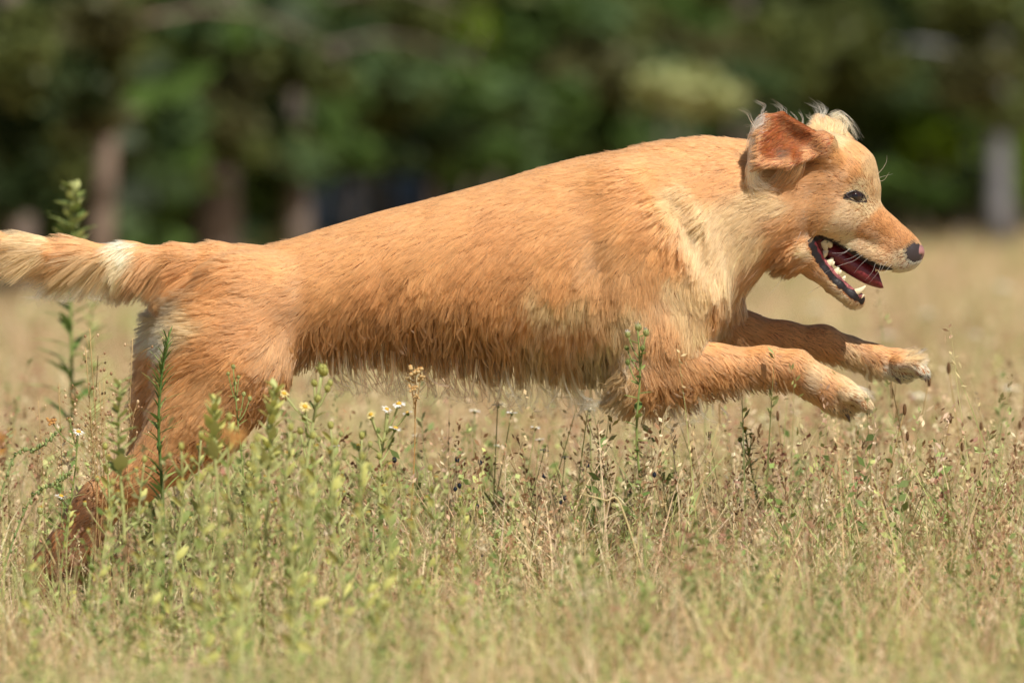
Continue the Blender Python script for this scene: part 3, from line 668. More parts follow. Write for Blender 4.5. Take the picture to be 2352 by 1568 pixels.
G = np.vstack([G, [
 Hg(1240, 1020, -.7, -.6, 6, .03, .2, .02, AMBER), Hg(1170, 960, -.7, -.65, 7, .03, .2, .02, AMBER), Hg(1080, 880, -.75, -.5, 8, .03, .2, .02, AMBER), Hg(1150, 1060, -.9, -.25, 7, .03, .2, .02, GOLD), Hg(1230, 1150, -.9, .15, 7, .08, .2, .02, PALE), Hg(1260, 1200, -.7, .4, 8, .15, .2, .02, WHITE),
 Hg(1130, 1150, -.9, .25, 8, .06, .2, .02, CREAM), Hg(1010, 1080, -.95, .2, 10, .05, .2, .02, CREAM), Hg(880, 1010, -1, .15, 14, .06, .25, .03, PALE), Hg(760, 980, -1, .2, 18, .06, .3, .05, CREAM), Hg(980, 960, -1, .0, 9, .03, .2, .02, GOLD), Hg(920, 900, -1, .1, 11, .03, .2, .02, CREAM), Hg(1010, 820, -.9, -.2, 8, .03, .2, .02, PALE),
 Hg(1030, 690, -.6, -.8, 9, .03, .2, .02, CREAM), Hg(960, 680, -.8, -.5, 10, .05, .2, .02, PALE), Hg(1000, 560, -.5, -.85, 11, .04, .25, .02, CREAM), Hg(930, 560, -.7, -.7, 12, .03, .2, .02, GOLD), Hg(900, 430, -.7, -.65, 14, .06, .3, .04, GOLD), Hg(840, 620, -.95, -.1, 13, .03, .25, .03, GOLD), Hg(800, 500, -.9, -.3, 15, .04, .3, .04, GOLD), Hg(840, 360, -.9, -.3, 18, .1, .3, .05, CREAM),
 Hg(860, 840, -1, .15, 15, .04, .25, .03, CREAM), Hg(760, 780, -1, .2, 18, .05, .3, .04, TAN), Hg(740, 700, -1, .1, 18, .05, .3, .04, GOLD), Hg(680, 900, -.9, .4, 24, .06, .35, .06, TAN), Hg(600, 800, -.95, .35, 26, .06, .35, .06, GOLD), Hg(560, 950, -.8, .55, 32, .08, .45, .08, AMBER), Hg(470, 900, -.8, .55, 44, .1, .5, .1, GOLD), Hg(420, 780, -.95, .35, 48, .1, .5, .1, CREAM), Hg(300, 720, -1, .25, 52, .12, .5, .12, CREAM), Hg(500, 640, -1, .3, 38, .08, .4, .1, AMBER), Hg(600, 600, -1, .2, 28, .06, .4, .08, AMBER), Hg(350, 560, -1, .2, 46, .1, .4, .1, CREAM), Hg(480, 1080, -.7, .65, 46, .14, .6, .14, AMBER), Hg(560, 1180, -.7, .6, 34, .12, .5, .1, AMBER),
 Hg(640, 1250, -.7, -.7, 16, .08, .3, .04, TAN), Hg(740, 1370, -.75, -.5, 12, .1, .3, .04, CREAM), Hg(830, 1430, -.7, .1, 12, .15, .4, .05, PALE), Hg(920, 1465, -.3, .7, 11, .2, .4, .05, CREAM), Hg(580, 1120, -.8, .1, 20, .06, .3, .04, CREAM),
]])
# ears have their own flow
GE = np.array([Hg(690, 400, -1, .25, 16, .05, .4, .04, AMBER), Hg(560, 320, -.95, .35, 18, .06, .5, .05, RUST), Hg(440, 240, -.9, .25, 22, .08, .5, .06, RUST), Hg(470, 380, -.9, .5, 24, .08, .65, .06, RUST), Hg(540, 450, -.9, .5, 24, .08, .6, .06, RUST), Hg(360, 330, -.95, .35, 26, .08, .6, .06, RUST), Hg(360, 440, -.9, .5, 28, .08, .65, .08, RUST), Hg(300, 500, -.85, .6, 34, .1, .65, .1, AMBER), Hg(470, 520, -.85, .55, 26, .08, .6, .08, AMBER), Hg(310, 250, -.7, .3, 34, .12, .5, .1, AMBER), Hg(270, 340, -.9, .3, 34, .1, .5, .1, GOLD), Hg(270, 470, -.9, .5, 34, .1, .6, .1, GOLD), Hg(400, 500, -.9, .55, 28, .1, .6, .1, GOLD), Hg(600, 460, -.9, .5, 20, .06, .5, .06, AMBER), Hg(560, 265, -.9, .2, 18, .06, .4, .06, RUST), Hg(520, 330, -.9, .4, 18, .06, .6, .06, RUST), Hg(400, 300, -.95, .3, 22, .06, .6, .06, RUST), Hg(330, 400, -.95, .4, 26, .06, .6, .06, RUST), Hg(430, 440, -.9, .5, 24, .06, .6, .06, BROWN), Hg(740, 400, -.6, .3, 14, .05, .3, .04, GOLD)])
GE[:, 4] *= .72

def hsh(a, seed):
    a = (a.astype(np.int64) * np.array((73856093, 19349663, 83492791), np.int64)).sum(1) ^ (seed * 2654435761)
    a = (a ^ (a >> 13)) * 1274126177 & 0x7fffffff
    a = (a ^ (a >> 11)) * 668265263 & 0x7fffffff
    return (a % 1000003) / 1000003.
def field(P, Gt):
    out = np.zeros((len(P), 7)); colr = np.zeros((len(P), 3))
    gc = PAL[Gt[:, 8].astype(int)]
    gd = Gt[:, 2:4] / np.linalg.norm(Gt[:, 2:4], axis=1)[:, None]
    gv = np.concatenate([gd, Gt[:, 4:8]], 1)
    for i in range(0, len(P), 40000):
        p = P[i:i + 40000]
        r2 = (p[:, 0:1] - Gt[None, :, 0]) ** 2 + (p[:, 1:2] - Gt[None, :, 1]) ** 2 + 60
        w = 1 / r2 ** 2.4
        w /= w.sum(1)[:, None]
        out[i:i + 40000, :6] = w @ gv
        colr[i:i + 40000] = w @ gc
    return out, colr
def voronoi_cell(P, size, seed):
    """Id (and centre) of the nearest point of a jittered lattice, in three dimensions."""
    c = np.floor(P / size).astype(int)
    best = np.full(len(P), 1e18); bid = np.zeros(len(P), np.int64); bc = np.zeros((len(P), 3))
    for o in np.ndindex(3, 3, 3):
        q = c + np.array(o) - 1
        ctr = (q + np.stack([hsh(q, seed + k) for k in (1, 2, 3)], 1)) * size
        d = ((P - ctr) ** 2).sum(1)
        m = d < best
        best[m] = d[m]; bc[m] = ctr[m]
        bid[m] = ((q[m, 0] + 4000) * 8192 + q[m, 1] + 4000) * 8192 + q[m, 2] + 4000
    return bid, bc

def grow(name, P, N, flow, colr, K, rad, parent, mat, big=26., small=9., seed=1, tipvar=.3, lift_add=0.0, wave=0.0):
    """One hair-curves object; P and lengths in working space."""
    n = len(P)
    L = flow[:, 2] * rng.uniform(1 - tipvar, 1 + tipvar * .5, n)
    lift, clump, curl = flow[:, 3] + lift_add, flow[:, 4], flow[:, 5]
    f = np.stack([flow[:, 0], flow[:, 1], np.zeros(n)], 1)
    def unit(v): return v / (np.linalg.norm(v, axis=1)[:, None] + 1e-9)
    # tangent flow; where the surface faces along the flow it turns down
    idb, _ = voronoi_cell(P, big, seed); _, ib = np.unique(idb, return_inverse=True)
    ids, _ = voronoi_cell(P, small, seed + 9); _, is_ = np.unique(ids, return_inverse=True)
    nb, ns = ib.max() + 1, is_.max() + 1
    def mean_of(v, idx, m):
        c = np.bincount(idx, minlength=m).astype(float)
        return np.stack([np.bincount(idx, v[:, k], minlength=m) / c for k in range(v.shape[1])], 1)
    loose = np.clip(.25 + clump * .9, 0, 1.1)
    ang = (rng.normal(0, .09, n) + rng.normal(0, .19, ns)[is_] * loose + rng.normal(0, .17, nb)[ib] * loose)
    ca, sa = np.cos(ang), np.sin(ang)
    f = np.stack([f[:, 0] * ca - f[:, 1] * sa, f[:, 0] * sa + f[:, 1] * ca, rng.normal(0, .08, n) + rng.normal(0, .1, ns)[is_]], 1)
    fn = (f * N).sum(1)
    T = unit(f - (fn * (.96 - .75 * np.clip((fn - .25) / .6, 0, 1)))[:, None] * N)
    lf = lift * (1 + rng.normal(0, .35, n) + rng.normal(0, .3, ns)[is_])
    D = unit(T + N * lf[:, None])
    t = np.linspace(0, 1, K)
    bend = (rng.normal(0, 1, nb)[ib] * .5 + rng.normal(0, 1, ns)[is_] * .55 + rng.normal(0, .4, n)) * curl
    side = np.cross(D, N)
    ph = rng.uniform(0, 6.28, n)
    # long hair sags and swings towards the flow it hangs in
    X = np.zeros((n, K, 3))
    sag = np.array((0., 1., 0.))
    for k, tk in enumerate(t):
        a = bend * tk * 1.6
        dirk = D * np.cos(a)[:, None] + side * np.sin(a)[:, None] + sag * (tk * .10 * np.clip(L / 80, 0, 1.2))[:, None]
        dirk = unit(dirk)
        X[:, k] = P if k == 0 else X[:, k - 1] + dirk * (L / (K - 1))[:, None]
    # gather hairs into locks: towards the mean curve of the small and the big clump
    for idx, m, strength, pw in ((is_, ns, .85, .8), (ib, nb, .62, 1.3)):
        off = X - X[:, :1]
        root = mean_of(P, idx, m)
        for k in range(1, K):
            mc = root + mean_of(off[:, k], idx, m)
            s = (np.clip(clump * strength * (1 + .18 * (clump > .8)), 0, .97) * t[k] ** (pw * (1.15 - .55 * clump)))[:, None]
            X[:, k] = X[:, k] * (1 - s) + mc[idx] * s
    X += rng.normal(0, 1, (n, K, 3)) * (t[None, :, None] * .35)
    if wave:
        fr, p0, am = rng.uniform(.8, 1.9, ns)[is_], rng.uniform(0, 6.28, ns)[is_], np.abs(rng.normal(1, .6, ns))[is_] * wave
        X += side[:, None] * (np.sin(t[None] * fr[:, None] * 6.28 + p0[:, None]) - np.sin(p0)[:, None])[..., None] * (am[:, None] * t[None] ** .7)[..., None]
    # never inside the skin
    for k in range(1, K):
        v, g = sdf(X[:, k])
        need = np.clip((1.0 + 4.5 * t[k] * np.clip(L / 60 - .15, .12, 1)) - v, 0, 14) * (v < 40)
        X[:, k] += g * need[:, None]
    Wd = W(X[..., 0], X[..., 1], X[..., 2]).reshape(-1, 3).astype(np.float32)
    hc = bpy.data.hair_curves.new(name)
    hc.add_curves([K] * n)
    hc.attributes['position'].data.foreach_set('vector', Wd.ravel())
    r = (rad * (1 - .75 * t[None, :] ** 1.5) * rng.uniform(.7, 1.25, n)[:, None]).astype(np.float32)
    ra = hc.attributes.get('radius') or hc.attributes.new('radius', 'FLOAT', 'POINT')
    ra.data.foreach_set('value', r.ravel())
    tone = 1 + rng.normal(0, .12, n) + rng.normal(0, .10, ns)[is_] * loose + rng.normal(0, .04, nb)[ib]
    wet = (rng.random(n) < .20 * np.clip(clump - .6, 0, 1) / .4)  # brown hairs among wet locks put the shade between them into the colour
    colr = np.where(wet[:, None], colr * .55 + PAL[BROWN] * .42, colr)
    c = np.clip(colr * np.clip(tone, .6, 1.35)[:, None], 0.005, .95)
    c4 = np.ones((n, 4), np.float32); c4[:, :3] = c
    gn = (N @ np.stack([W(1, 0) - W(0, 0), W(0, 1) - W(0, 0), W(0, 0, 1) - W(0, 0, 0)])) * S
    gn = gn + 0.35 * rng.normal(0, 1, (n, 3)) * np.array((1, 1, 1.)) * .5
    an = hc.attributes.new('skin_normal', 'FLOAT_VECTOR', 'CURVE'); an.data.foreach_set('vector', unit(gn).astype(np.float32).ravel())
    at = hc.attributes.new('tint', 'FLOAT_COLOR', 'CURVE'); at.data.foreach_set('color', c4.ravel())
    hc.materials.append(mat)
    return link(name, hc, parent)

fur_mat = bpy.data.materials.new('fur_hair'); fur_mat.use_nodes = True
def _fur_nodes(m, coat=True, rough=.40):
    n, l = m.node_tree.nodes, m.node_tree.links
    n.remove(n['Principled BSDF'])
    h = n.new('ShaderNodeBsdfHairPrincipled'); h.model = 'CHIANG'; h.parametrization = 'COLOR'
    a = n.new('ShaderNodeAttribute'); a.attribute_name = 'tint'
    l.new(a.outputs['Color'], h.inputs['Color'])
    h.inputs['Roughness'].default_value = rough
    h.inputs['Radial Roughness'].default_value = .6
    h.inputs['Coat'].default_value = 0.0
    h.inputs['Random Roughness'].default_value = .2
    if coat:
        # the coat as a whole also scatters light like the skin it lies on: diffuse lobe about the skin's normal
        d = n.new('ShaderNodeBsdfDiffuse'); l.new(a.outputs['Color'], d.inputs['Color'])
        sn = n.new('ShaderNodeAttribute'); sn.attribute_name = 'skin_normal'; l.new(sn.outputs['Vector'], d.inputs['Normal'])
        mx = n.new('ShaderNodeMixShader'); mx.inputs[0].default_value = .52
        l.new(h.outputs[0], mx.inputs[1]); l.new(d.outputs[0], mx.inputs[2]); l.new(mx.outputs[0], n['Material Output'].inputs['Surface'])
    else:
        l.new(h.outputs[0], n['Material Output'].inputs['Surface'])
_fur_nodes(fur_mat)
wet_mat = bpy.data.materials.new('wet_hair'); wet_mat.use_nodes = True
_fur_nodes(wet_mat, True, .24)
loose_mat = bpy.data.materials.new('loose_hair'); loose_mat.use_nodes = True
_fur_nodes(loose_mat, False)

# roots: random points on the body, weighted by how much fur grows there
tri_f = np.vstack([BF[:, [0, 1, 2]], BF[:, [0, 2, 3]]])
A_, B_, C_ = BV[tri_f[:, 0]], BV[tri_f[:, 1]], BV[tri_f[:, 2]]
area = np.linalg.norm(np.cross(B_ - A_, C_ - A_), axis=1) / 2
cen = (A_ + B_ + C_) / 3
nz = np.cross(B_ - A_, C_ - A_)[:, 2] / (2 * area + 1e-9)
_, gcen = sdf(cen)
dens = np.where(gcen[:, 2] < .35, 1.0, .35)
inm, ll, lu = mouth_mask(cen)
bald = (inm & (cen[:, 0] > 1856)) | ((ll | lu) & (cen[:, 0] > 1856))
bald |= np.hypot((cen[:, 0] - H(1318, 0)[0]) / 19, (cen[:, 1] - H(0, 1112)[1]) / 20) < 1
bald |= (cen[:, 0] > 1850) & (cen[:, 1] > H(0, 985)[1]) & (cen[:, 2] > 4) & (gcen[:, 2] < .1) & (cen[:, 1] < 712)
bald |= line_dist(cen[:, 0], cen[:, 1], P2([(872, 732), (905, 726), (955, 742)])) < 8.5
dens[bald] = 0
head_t = (cen[:, 0] > 1800) & (cen[:, 1] < 712)
dens[head_t] *= 1.9
dens[(cen[:, 0] < 20)] *= .5
e_t = ear_mask(cen)
N_FUR = 330000
pr = area * dens; pr /= pr.sum()
pick = rng.choice(len(pr), N_FUR, p=pr)
u, v = rng.random(N_FUR), rng.random(N_FUR)
sw = u + v > 1; u[sw], v[sw] = 1 - u[sw], 1 - v[sw]
RP = A_[pick] + u[:, None] * (B_ - A_)[pick] + v[:, None] * (C_ - A_)[pick]
_, RN = sdf(RP)
flow, colr = field(RP, G)
em = ear_mask(RP)
fe, ce = field(RP[em], GE)
ce[rng.random(len(ce)) < .3] *= np.array((.42, .40, .5))
flow[em], colr[em] = fe, ce
short = flow[:, 2] < 27
wetz = (flow[:, 4] > .78) & ~short
dry = ~short & ~wetz
GE_K = dict(parent=body, mat=fur_mat)
grow('fur', RP[dry], RN[dry], flow[dry], colr[dry], 8, .00033, big=26., small=8., seed=3, **GE_K)['kind'] = 'stuff'
thin = wetz & (rng.random(N_FUR) < .66)
grow('wet_fur', RP[thin], RN[thin], flow[thin], colr[thin], 10, .00038, big=38., small=16., seed=4, wave=4.6, tipvar=.45, parent=body, mat=wet_mat)['kind'] = 'stuff'
grow('short_fur', RP[short], RN[short], flow[short], colr[short], 5, .00030, body, fur_mat, 22., 8., 5)['kind'] = 'stuff'
# ------------------------------------------------------------------ face, teeth, claws
def Wh(L):
    a = np.array([H(*p) for p in L], float)
    return W(a[:, 0], a[:, 1], a[:, 2])
def ball_px(mb, c, r, nu=16, nv=10, fn=None, color=None):
    """Ball in working space (with an optional displacement), added in world space."""
    th = np.arange(nu) / nu * 2 * np.pi; ph = np.linspace(0, np.pi, nv + 2)[1:-1]
    V = np.stack([np.outer(np.sin(ph), np.cos(th)), np.outer(np.cos(ph), np.ones(nu)), np.outer(np.sin(ph), np.sin(th))], -1).reshape(-1, 3)
    V = np.vstack([V, (0, 1, 0), (0, -1, 0)])
    C = np.array([color(v) for v in V]) if callable(color) else np.tile(np.asarray(color), (len(V), 1))
    if fn is not None: V = np.array([v * fn(v) for v in V])
    V = V * np.asarray(r) + np.asarray(c)
    Fq = [(i * nu + j, i * nu + (j + 1) % nu, (i + 1) * nu + (j + 1) % nu, (i + 1) * nu + j) for i in range(nv - 1) for j in range(nu)]
    n0 = nu * nv
    Fq += [(n0, (j + 1) % nu, j, j) for j in range(nu)] + [(n0 + 1, (nv - 1) * nu + j, (nv - 1) * nu + (j + 1) % nu, (nv - 1) * nu + (j + 1) % nu) for j in range(nu)]
    mb.add(W(V[:, 0], V[:, 1], V[:, 2]), [f[::-1] if f[2] != f[3] else (f[1], f[0], f[2], f[2]) for f in Fq]); mb.c[-1] = C
nose_mat = material('nose_leather', rough=.38, spec=.5, attr='col')
_nb = nose_mat.node_tree
_t = _nb.nodes.new('ShaderNodeTexVoronoi'); _t.inputs['Scale'].default_value = 900
_tc = _nb.nodes.new('ShaderNodeTexCoord'); _b = _nb.nodes.new('ShaderNodeBump'); _b.inputs['Strength'].default_value = .35; _b.inputs['Distance'].default_value = .0006
_nb.links.new(_tc.outputs['Object'], _t.inputs['Vector']); _nb.links.new(_t.outputs['Distance'], _b.inputs['Height']); _nb.links.new(_b.outputs[0], _nb.nodes['Principled BSDF'].inputs['Normal'])
def nose_shape(v):
    r = 1.0
    for s in (-1, 1):                                    # a comma-shaped nostril on each side of the front
        d = math.hypot((v[1] - .42) / .30, (abs(v[2]) - .62) / .34)
        if v[0] > .1: r -= .30 * math.exp(-d * d * 1.6) * (1 if v[2] * s > 0 else 0)
        slit = math.hypot((v[1] - .55) / .14, (abs(v[2]) - .86) / .4)
        r -= .16 * math.exp(-slit * slit * 2) * (1 if v[2] * s > 0 else 0)
    r -= .06 * math.exp(-(v[2] / .12) ** 2) * (v[0] > 0)
    return r
def nose_col(v):
    pink = max(0, min(1, (v[0] + .25) * 1.4)) * math.exp(-((v[1] + .2) / .6) ** 2)
    return np.array(lin(84, 72, 72)) * (1 - pink) + np.array(lin(158, 112, 108)) * pink
mb = MB(); ball_px(mb, H(1318, 1112), (22.5, 25, 23), 28, 20, nose_shape, nose_col)
mb.build('nose', nose_mat, body)

eye_mat = material('eye_wet', (.02, .012, .008), .04, .7, attr='col')
lid_mat = material('eyelid_skin', lin(34, 26, 26), .35, .5, noise=(400, lin(60, 45, 42)))
for s in (-1, 1):
    ex, ey = H(912, 735)[:2]
    dn = near_surface(ex, ey)
    mb = MB()
    ball_px(mb, (ex, ey, s * (-dn - 11)), (16.8, 16.8, 16.8), 24, 16, None,
            lambda v: np.array(lin(16, 11, 10)) if (v[0] - .08) ** 2 + (v[1] - .02) ** 2 < .14 else (np.array(lin(44, 26, 16)) if (v[0] - .08) ** 2 + (v[1] - .02) ** 2 < .5 else np.array(lin(34, 27, 26))))
    eye = mb.build('eye', eye_mat, body)
    mb = MB()
    ring = [(850, 722), (874, 706), (908, 696), (940, 702), (966, 724), (988, 768), (958, 768), (926, 770), (894, 760), (868, 742)]
    pts = []
    for (a, b) in ring:
        x, y = H(a, b)[:2]; q = near_surface(x, y)
        pts.append((x, y, q if q is not None else dn))
    pts = np.array(pts + pts[:1]); pts = catmull(pts, 40)
    wv = W(pts[:, 0], pts[:, 1], pts[:, 2] * (1 if s < 0 else -1))
    mb.tube(wv, .0019, 6)
    mb.build('eyelid', lid_mat, eye)

tongue_mat = material('tongue', lin(102, 34, 42), .3, .5, noise=(300, lin(126, 50, 56)), bump=.3, sss=.15)
st = [(650, 1050, 1120, 50), (700, 1046, 1150, 60), (760, 1040, 1196, 66), (870, 1090, 1268, 68), (970, 1152, 1322, 64), (1040, 1200, 1346, 54), (1078, 1238, 1354, 42), (1096, 1290, 1350, 24)]
ang = np.linspace(0, 2 * np.pi, 16, endpoint=False)
sti = catmull(np.array(st, float), 22)
V = []
for x, a, b, w in sti:
    for t in ang:
        V.append(H(x + 10 * math.sin(t), (a + b) / 2 + (b - a) / 2 * math.sin(t), w * math.cos(t) * (1 if math.sin(t) > 0 else .9)))
V = np.array(V)
mb = MB(); Fq = [(i * 16 + j, i * 16 + (j + 1) % 16, (i + 1) * 16 + (j + 1) % 16, (i + 1) * 16 + j) for i in range(21) for j in range(16)]
Vw = W(V[:, 0], V[:, 1], V[:, 2]); n0 = len(Vw); Vw = np.vstack([Vw, Vw[:16].mean(0), Vw[-16:].mean(0)])
Fq += [(n0, (j + 1) % 16, j, j) for j in range(16)] + [(n0 + 1, 21 * 16 + j, 21 * 16 + (j + 1) % 16, 21 * 16 + (j + 1) % 16) for j in range(16)]
mb.add(Vw, Fq); mb.build('tongue', tongue_mat, body)

tooth_mat = material('tooth_enamel', lin(218, 206, 176), .25, .5, noise=(260, lin(214, 196, 160)))
gum_mat = material('gum', lin(172, 100, 98), .25, .5, noise=(200, lin(110, 62, 64)))
def tooth(pts, radii, s):
    p = Wh([(a, b, s * d) for a, b, d in pts]); mb = MB()
    mb.tube(catmull(p, 9), np.interp(np.linspace(0, 1, 9), np.linspace(0, 1, len(radii)), radii) * HZ / S, 9, squash=.6)
    mb.build('tooth', tooth_mat, body)
for s in (-1, 1):
    tooth([(880, 1392, 52), (918, 1380, 56), (954, 1362, 58), (984, 1336, 56)], [24, 25, 18, 4], s)          # lower canine
    tooth([(826, 1306, 68), (836, 1286, 68), (846, 1268, 66)], [16, 15, 5], s)
    tooth([(772, 1260, 78), (788, 1236, 78), (802, 1212, 76)], [25, 23, 8], s); tooth([(800, 1256, 76), (812, 1242, 76), (818, 1230, 75)], [12, 12, 5], s)
    tooth([(724, 1196, 84), (744, 1174, 84), (762, 1146, 82)], [26, 24, 9], s); tooth([(752, 1196, 82), (762, 1186, 82), (772, 1172, 80)], [12, 13, 6], s)
    tooth([(690, 1136, 88), (708, 1114, 88), (724, 1092, 86)], [24, 24, 12], s)
    tooth([(690, 1035, 92), (706, 1060, 90), (716, 1096, 88)], [34, 32, 14], s); tooth([(730, 1040, 90), (742, 1060, 90), (750, 1078, 88)], [26, 24, 10], s)   # upper molars
    tooth([(1052, 1170, 72), (1060, 1205, 74), (1052, 1240, 74)], [18, 15, 3], s)                              # upper canine, mostly under the lip
for k, dz in enumerate((-34, -12, 12, 34)):
    tooth([(940, 1420, dz), (958, 1408, dz), (974, 1396, dz)], [12, 12, 6], 1)
mb = MB()
for s in (-1, 1):
    mb.tube(catmull(Wh([(660, 1120, s * 84), (720, 1196, s * 82), (800, 1290, s * 72), (890, 1372, s * 54), (948, 1412, s * 30)]), 16), 30 * HZ / S * .75, 8)
mb.build('gum', gum_mat, body)

claw_mat = material('claw_horn', lin(72, 56, 48), .35, .5, noise=(300, lin(120, 96, 84)))
def claw(P, r):
    P = np.array(P, float); mb = MB()
    mb.tube(catmull(W(P[:, 0], P[:, 1], P[:, 2]), 6), np.array([r, r, r * .85, r * .7, r * .45, r * .1]) / S, 7)
    mb.build('claw', claw_mat, body)
for dz in (-29, -10, 10, 29):
    o = 6 * (abs(dz) < 12)
    claw([(1978 + o, 930, -115 + dz), (1990 + o, 942, -115 + dz), (1993 + o, 957, -115 + dz)], 5)
    claw([(2112 + o, 856, 110 + dz), (2124 + o, 866, 110 + dz), (2127 + o, 878, 110 + dz)], 5)
claw([(1938, 940, -132), (1948, 956, -134), (1952, 968, -134)], 5)
claw([(2056, 862, 96), (2064, 874, 95), (2070, 882, 95)], 4.5)

# whiskers and loose locks
def strands(name, paths, rads, cols, parent, K=10):
    n = len(paths)
    hc = bpy.data.hair_curves.new(name); hc.add_curves([K] * n)
    P = np.concatenate([catmull(W(p[:, 0], p[:, 1], p[:, 2]), K) for p in paths]).astype(np.float32)
    hc.attributes['position'].data.foreach_set('vector', P.ravel())
    r = np.concatenate([rr * (1 - .8 * np.linspace(0, 1, K) ** 1.3) for rr in rads]).astype(np.float32)
    ra = hc.attributes.get('radius') or hc.attributes.new('radius', 'FLOAT', 'POINT'); ra.data.foreach_set('value', r)
    c4 = np.ones((n, 4), np.float32); c4[:, :3] = np.array(cols)
    hc.attributes.new('tint', 'FLOAT_COLOR', 'CURVE').data.foreach_set('color', c4.ravel())
    hc.materials.append(loose_mat)
    return link(name, hc, parent)
wp = []
for L in ([(960, 1128), (900, 1168), (800, 1202), (706, 1250)], [(1000, 1150), (950, 1195), (905, 1252)], [(1050, 1185), (1030, 1240), (980, 1300)], [(880, 1086), (830, 1112), (756, 1116)], [(875, 1082), (850, 1108), (800, 1132)], [(1090, 1180), (1070, 1240), (1008, 1318)], [(1130, 1170), (1100, 1212), (1076, 1262)], [(1160, 1190), (1130, 1226), (1106, 1256)], [(940, 1120), (880, 1150), (836, 1160)],
          [(1062, 585), (1098, 545), (1124, 500), (1128, 455)], [(1072, 630), (1110, 620), (1144, 568)], [(1070, 610), (1100, 598), (1170, 580)], [(690, 1332), (640, 1360), (588, 1392)], [(445, 1256), (400, 1316), (330, 1400)], [(548, 968), (530, 1010), (498, 1082)]):
    x = [H(*p) for p in L]; q = near_surface(x[0][0], x[0][1]) or -30
    wp.append(np.array([(a, b, q - 3 - 5 * i) for i, (a, b, _) in enumerate(x)]))
strands('whisker', wp, [.00042] * len(wp), [lin(244, 236, 220)] * len(wp), body)['kind'] = 'stuff'
lp, lr, lc = [], [], []
def lock(L, n, spread, col, r=.00032, fan=1.0, head=True):
    P = np.array([H(*p) if head else p for p in L], float)
    for _ in range(n):
        o = rng.normal(0, spread, 3); b = rng.normal(0, spread, 3) * fan
        k = np.linspace(0, 1, len(P))[:, None]
        m = rng.integers(max(2, len(P) - 1), len(P) + 1)
        J = rng.normal(0, spread * .55, P.shape) * k
        lp.append((P + o * (1 - k * .3) + b * k + J)[:m]); lr.append(r * rng.uniform(.7, 1.3)); lc.append(np.clip(PAL[col] * rng.uniform(.8, 1.15), 0, .95))
# silvery feathering that streams from the back edge of the near ear
for i in range(26):
    a = i / 25
    x0, y0 = 300 - 45 * a, 190 + 320 * a
    lock([(x0, y0, -340), (x0 - 34, y0 + 20, -345), (x0 - 60 - 14 * math.sin(a * 6), y0 + 80, -340), (x0 - 55, y0 + 160, -330), (x0 - 20, y0 + 230, -320)], 15, 5.0, WHITE if i % 2 else PALE)
for i in range(14):
    a = i / 13
    lock([(250 + 30 * a, 470 + 40 * a, -365), (205 + 40 * a, 570 + 30 * a, -350), (240 + 60 * a, 660, -330), (330 + 80 * a, 690 + 40 * a, -300)], 9, 7, PALE if i % 2 else CREAM, r=.00026)
    lock([(420 + 150 * a, 500 - 30 * a, -340), (400 + 150 * a, 560, -330), (350 + 170 * a, 620 - 10 * a, -315), (300 + 180 * a, 660, -300)], 16, 3.5, BROWN if i % 3 else AMBER)  # brown locks put the shadow gap under the ear into hair colour
for L in ([(300, 210, -320), (285, 160, -325), (300, 120, -325), (240, 82, -325)], [(250, 280, -340), (212, 220, -345), (190, 175, -345), (140, 138, -345)], [(400, 180, -270), (420, 140, -268), (385, 105, -268), (350, 88, -268)], [(450, 190, -262), (440, 145, -260), (400, 118, -262)], [(520, 225, -260), (500, 195, -262), (470, 165, -262)], [(560, 240, -255), (560, 200, -255), (530, 160, -255)], [(255, 300, -340), (225, 260, -345), (170, 268, -345)]):
    lock(L, 8, 2.6, PALE, r=.00024)
# tufts of the far ear
for i in range(14):
    a = i / 13
    lock([(640 + 60 * a, 240 - 50 * a, 240), (655 + 70 * a, 190 - 40 * a, 270), (640 + 80 * a, 130, 290), (570 + 100 * a, 92 + 10 * a, 300)], 3, 3.5, CREAM, r=.00024)
    lock([(740 + 30 * a, 190 + 20 * a, 300), (800 + 30 * a, 170 + 30 * a, 320), (870 + 10 * a, 230 + 30 * a, 300), (920, 320 + 30 * a, 280)], 5, 4.2, CREAM if i % 4 == 0 else GOLD, r=.00025)
    lock([(620 + 220 * a, 290 + 20 * a, 200), (620 + 250 * a, 220 + 10 * a, 230), (600 + 250 * a, 180 + 40 * a, 240)], 14, 4.0, GOLD if i % 3 else TAN)
# hair between the toes and the elbow feather
for i in range(12):
    a = i / 11
    lock([(2085 + 20 * a, 820, 90), (2105 + 14 * a, 812 - 6 * a, 86), (2130, 803 - 4 * a, 84)], 3, 2.2, PALE, head=False)
    lock([(1965 + 10 * a, 885 + 22 * a, -120), (1990 + 10 * a, 893 + 18 * a, -122), (2012 - 4 * a, 905 + 18 * a, -122)], 4, 2.6, CREAM, head=False)
for i in range(26):
    a = rng.random()
    x0 = 1480 + 170 * a; y0 = 925 - 20 * a
    lock([(x0, y0, -120), (x0 + 5, y0 + 26, -120), (x0 + rng.normal(5, 14), y0 + 50, -122), (x0 + rng.normal(10, 30), y0 + rng.uniform(52, 78), -122)], 7, 2.0, CREAM if i % 2 else WET, head=False)
for i in range(26):
    a = rng.random()
    lock([(1455 - 20 * a, 880 + 30 * a, -100), (1420, 905 + 20 * a, -105), (1385 - 20 * a, 920 + 14 * a, -108), (1345 + rng.normal(10, 20), 925 + rng.normal(12, 14), -108)], 8, 2.4, CREAM, head=False)
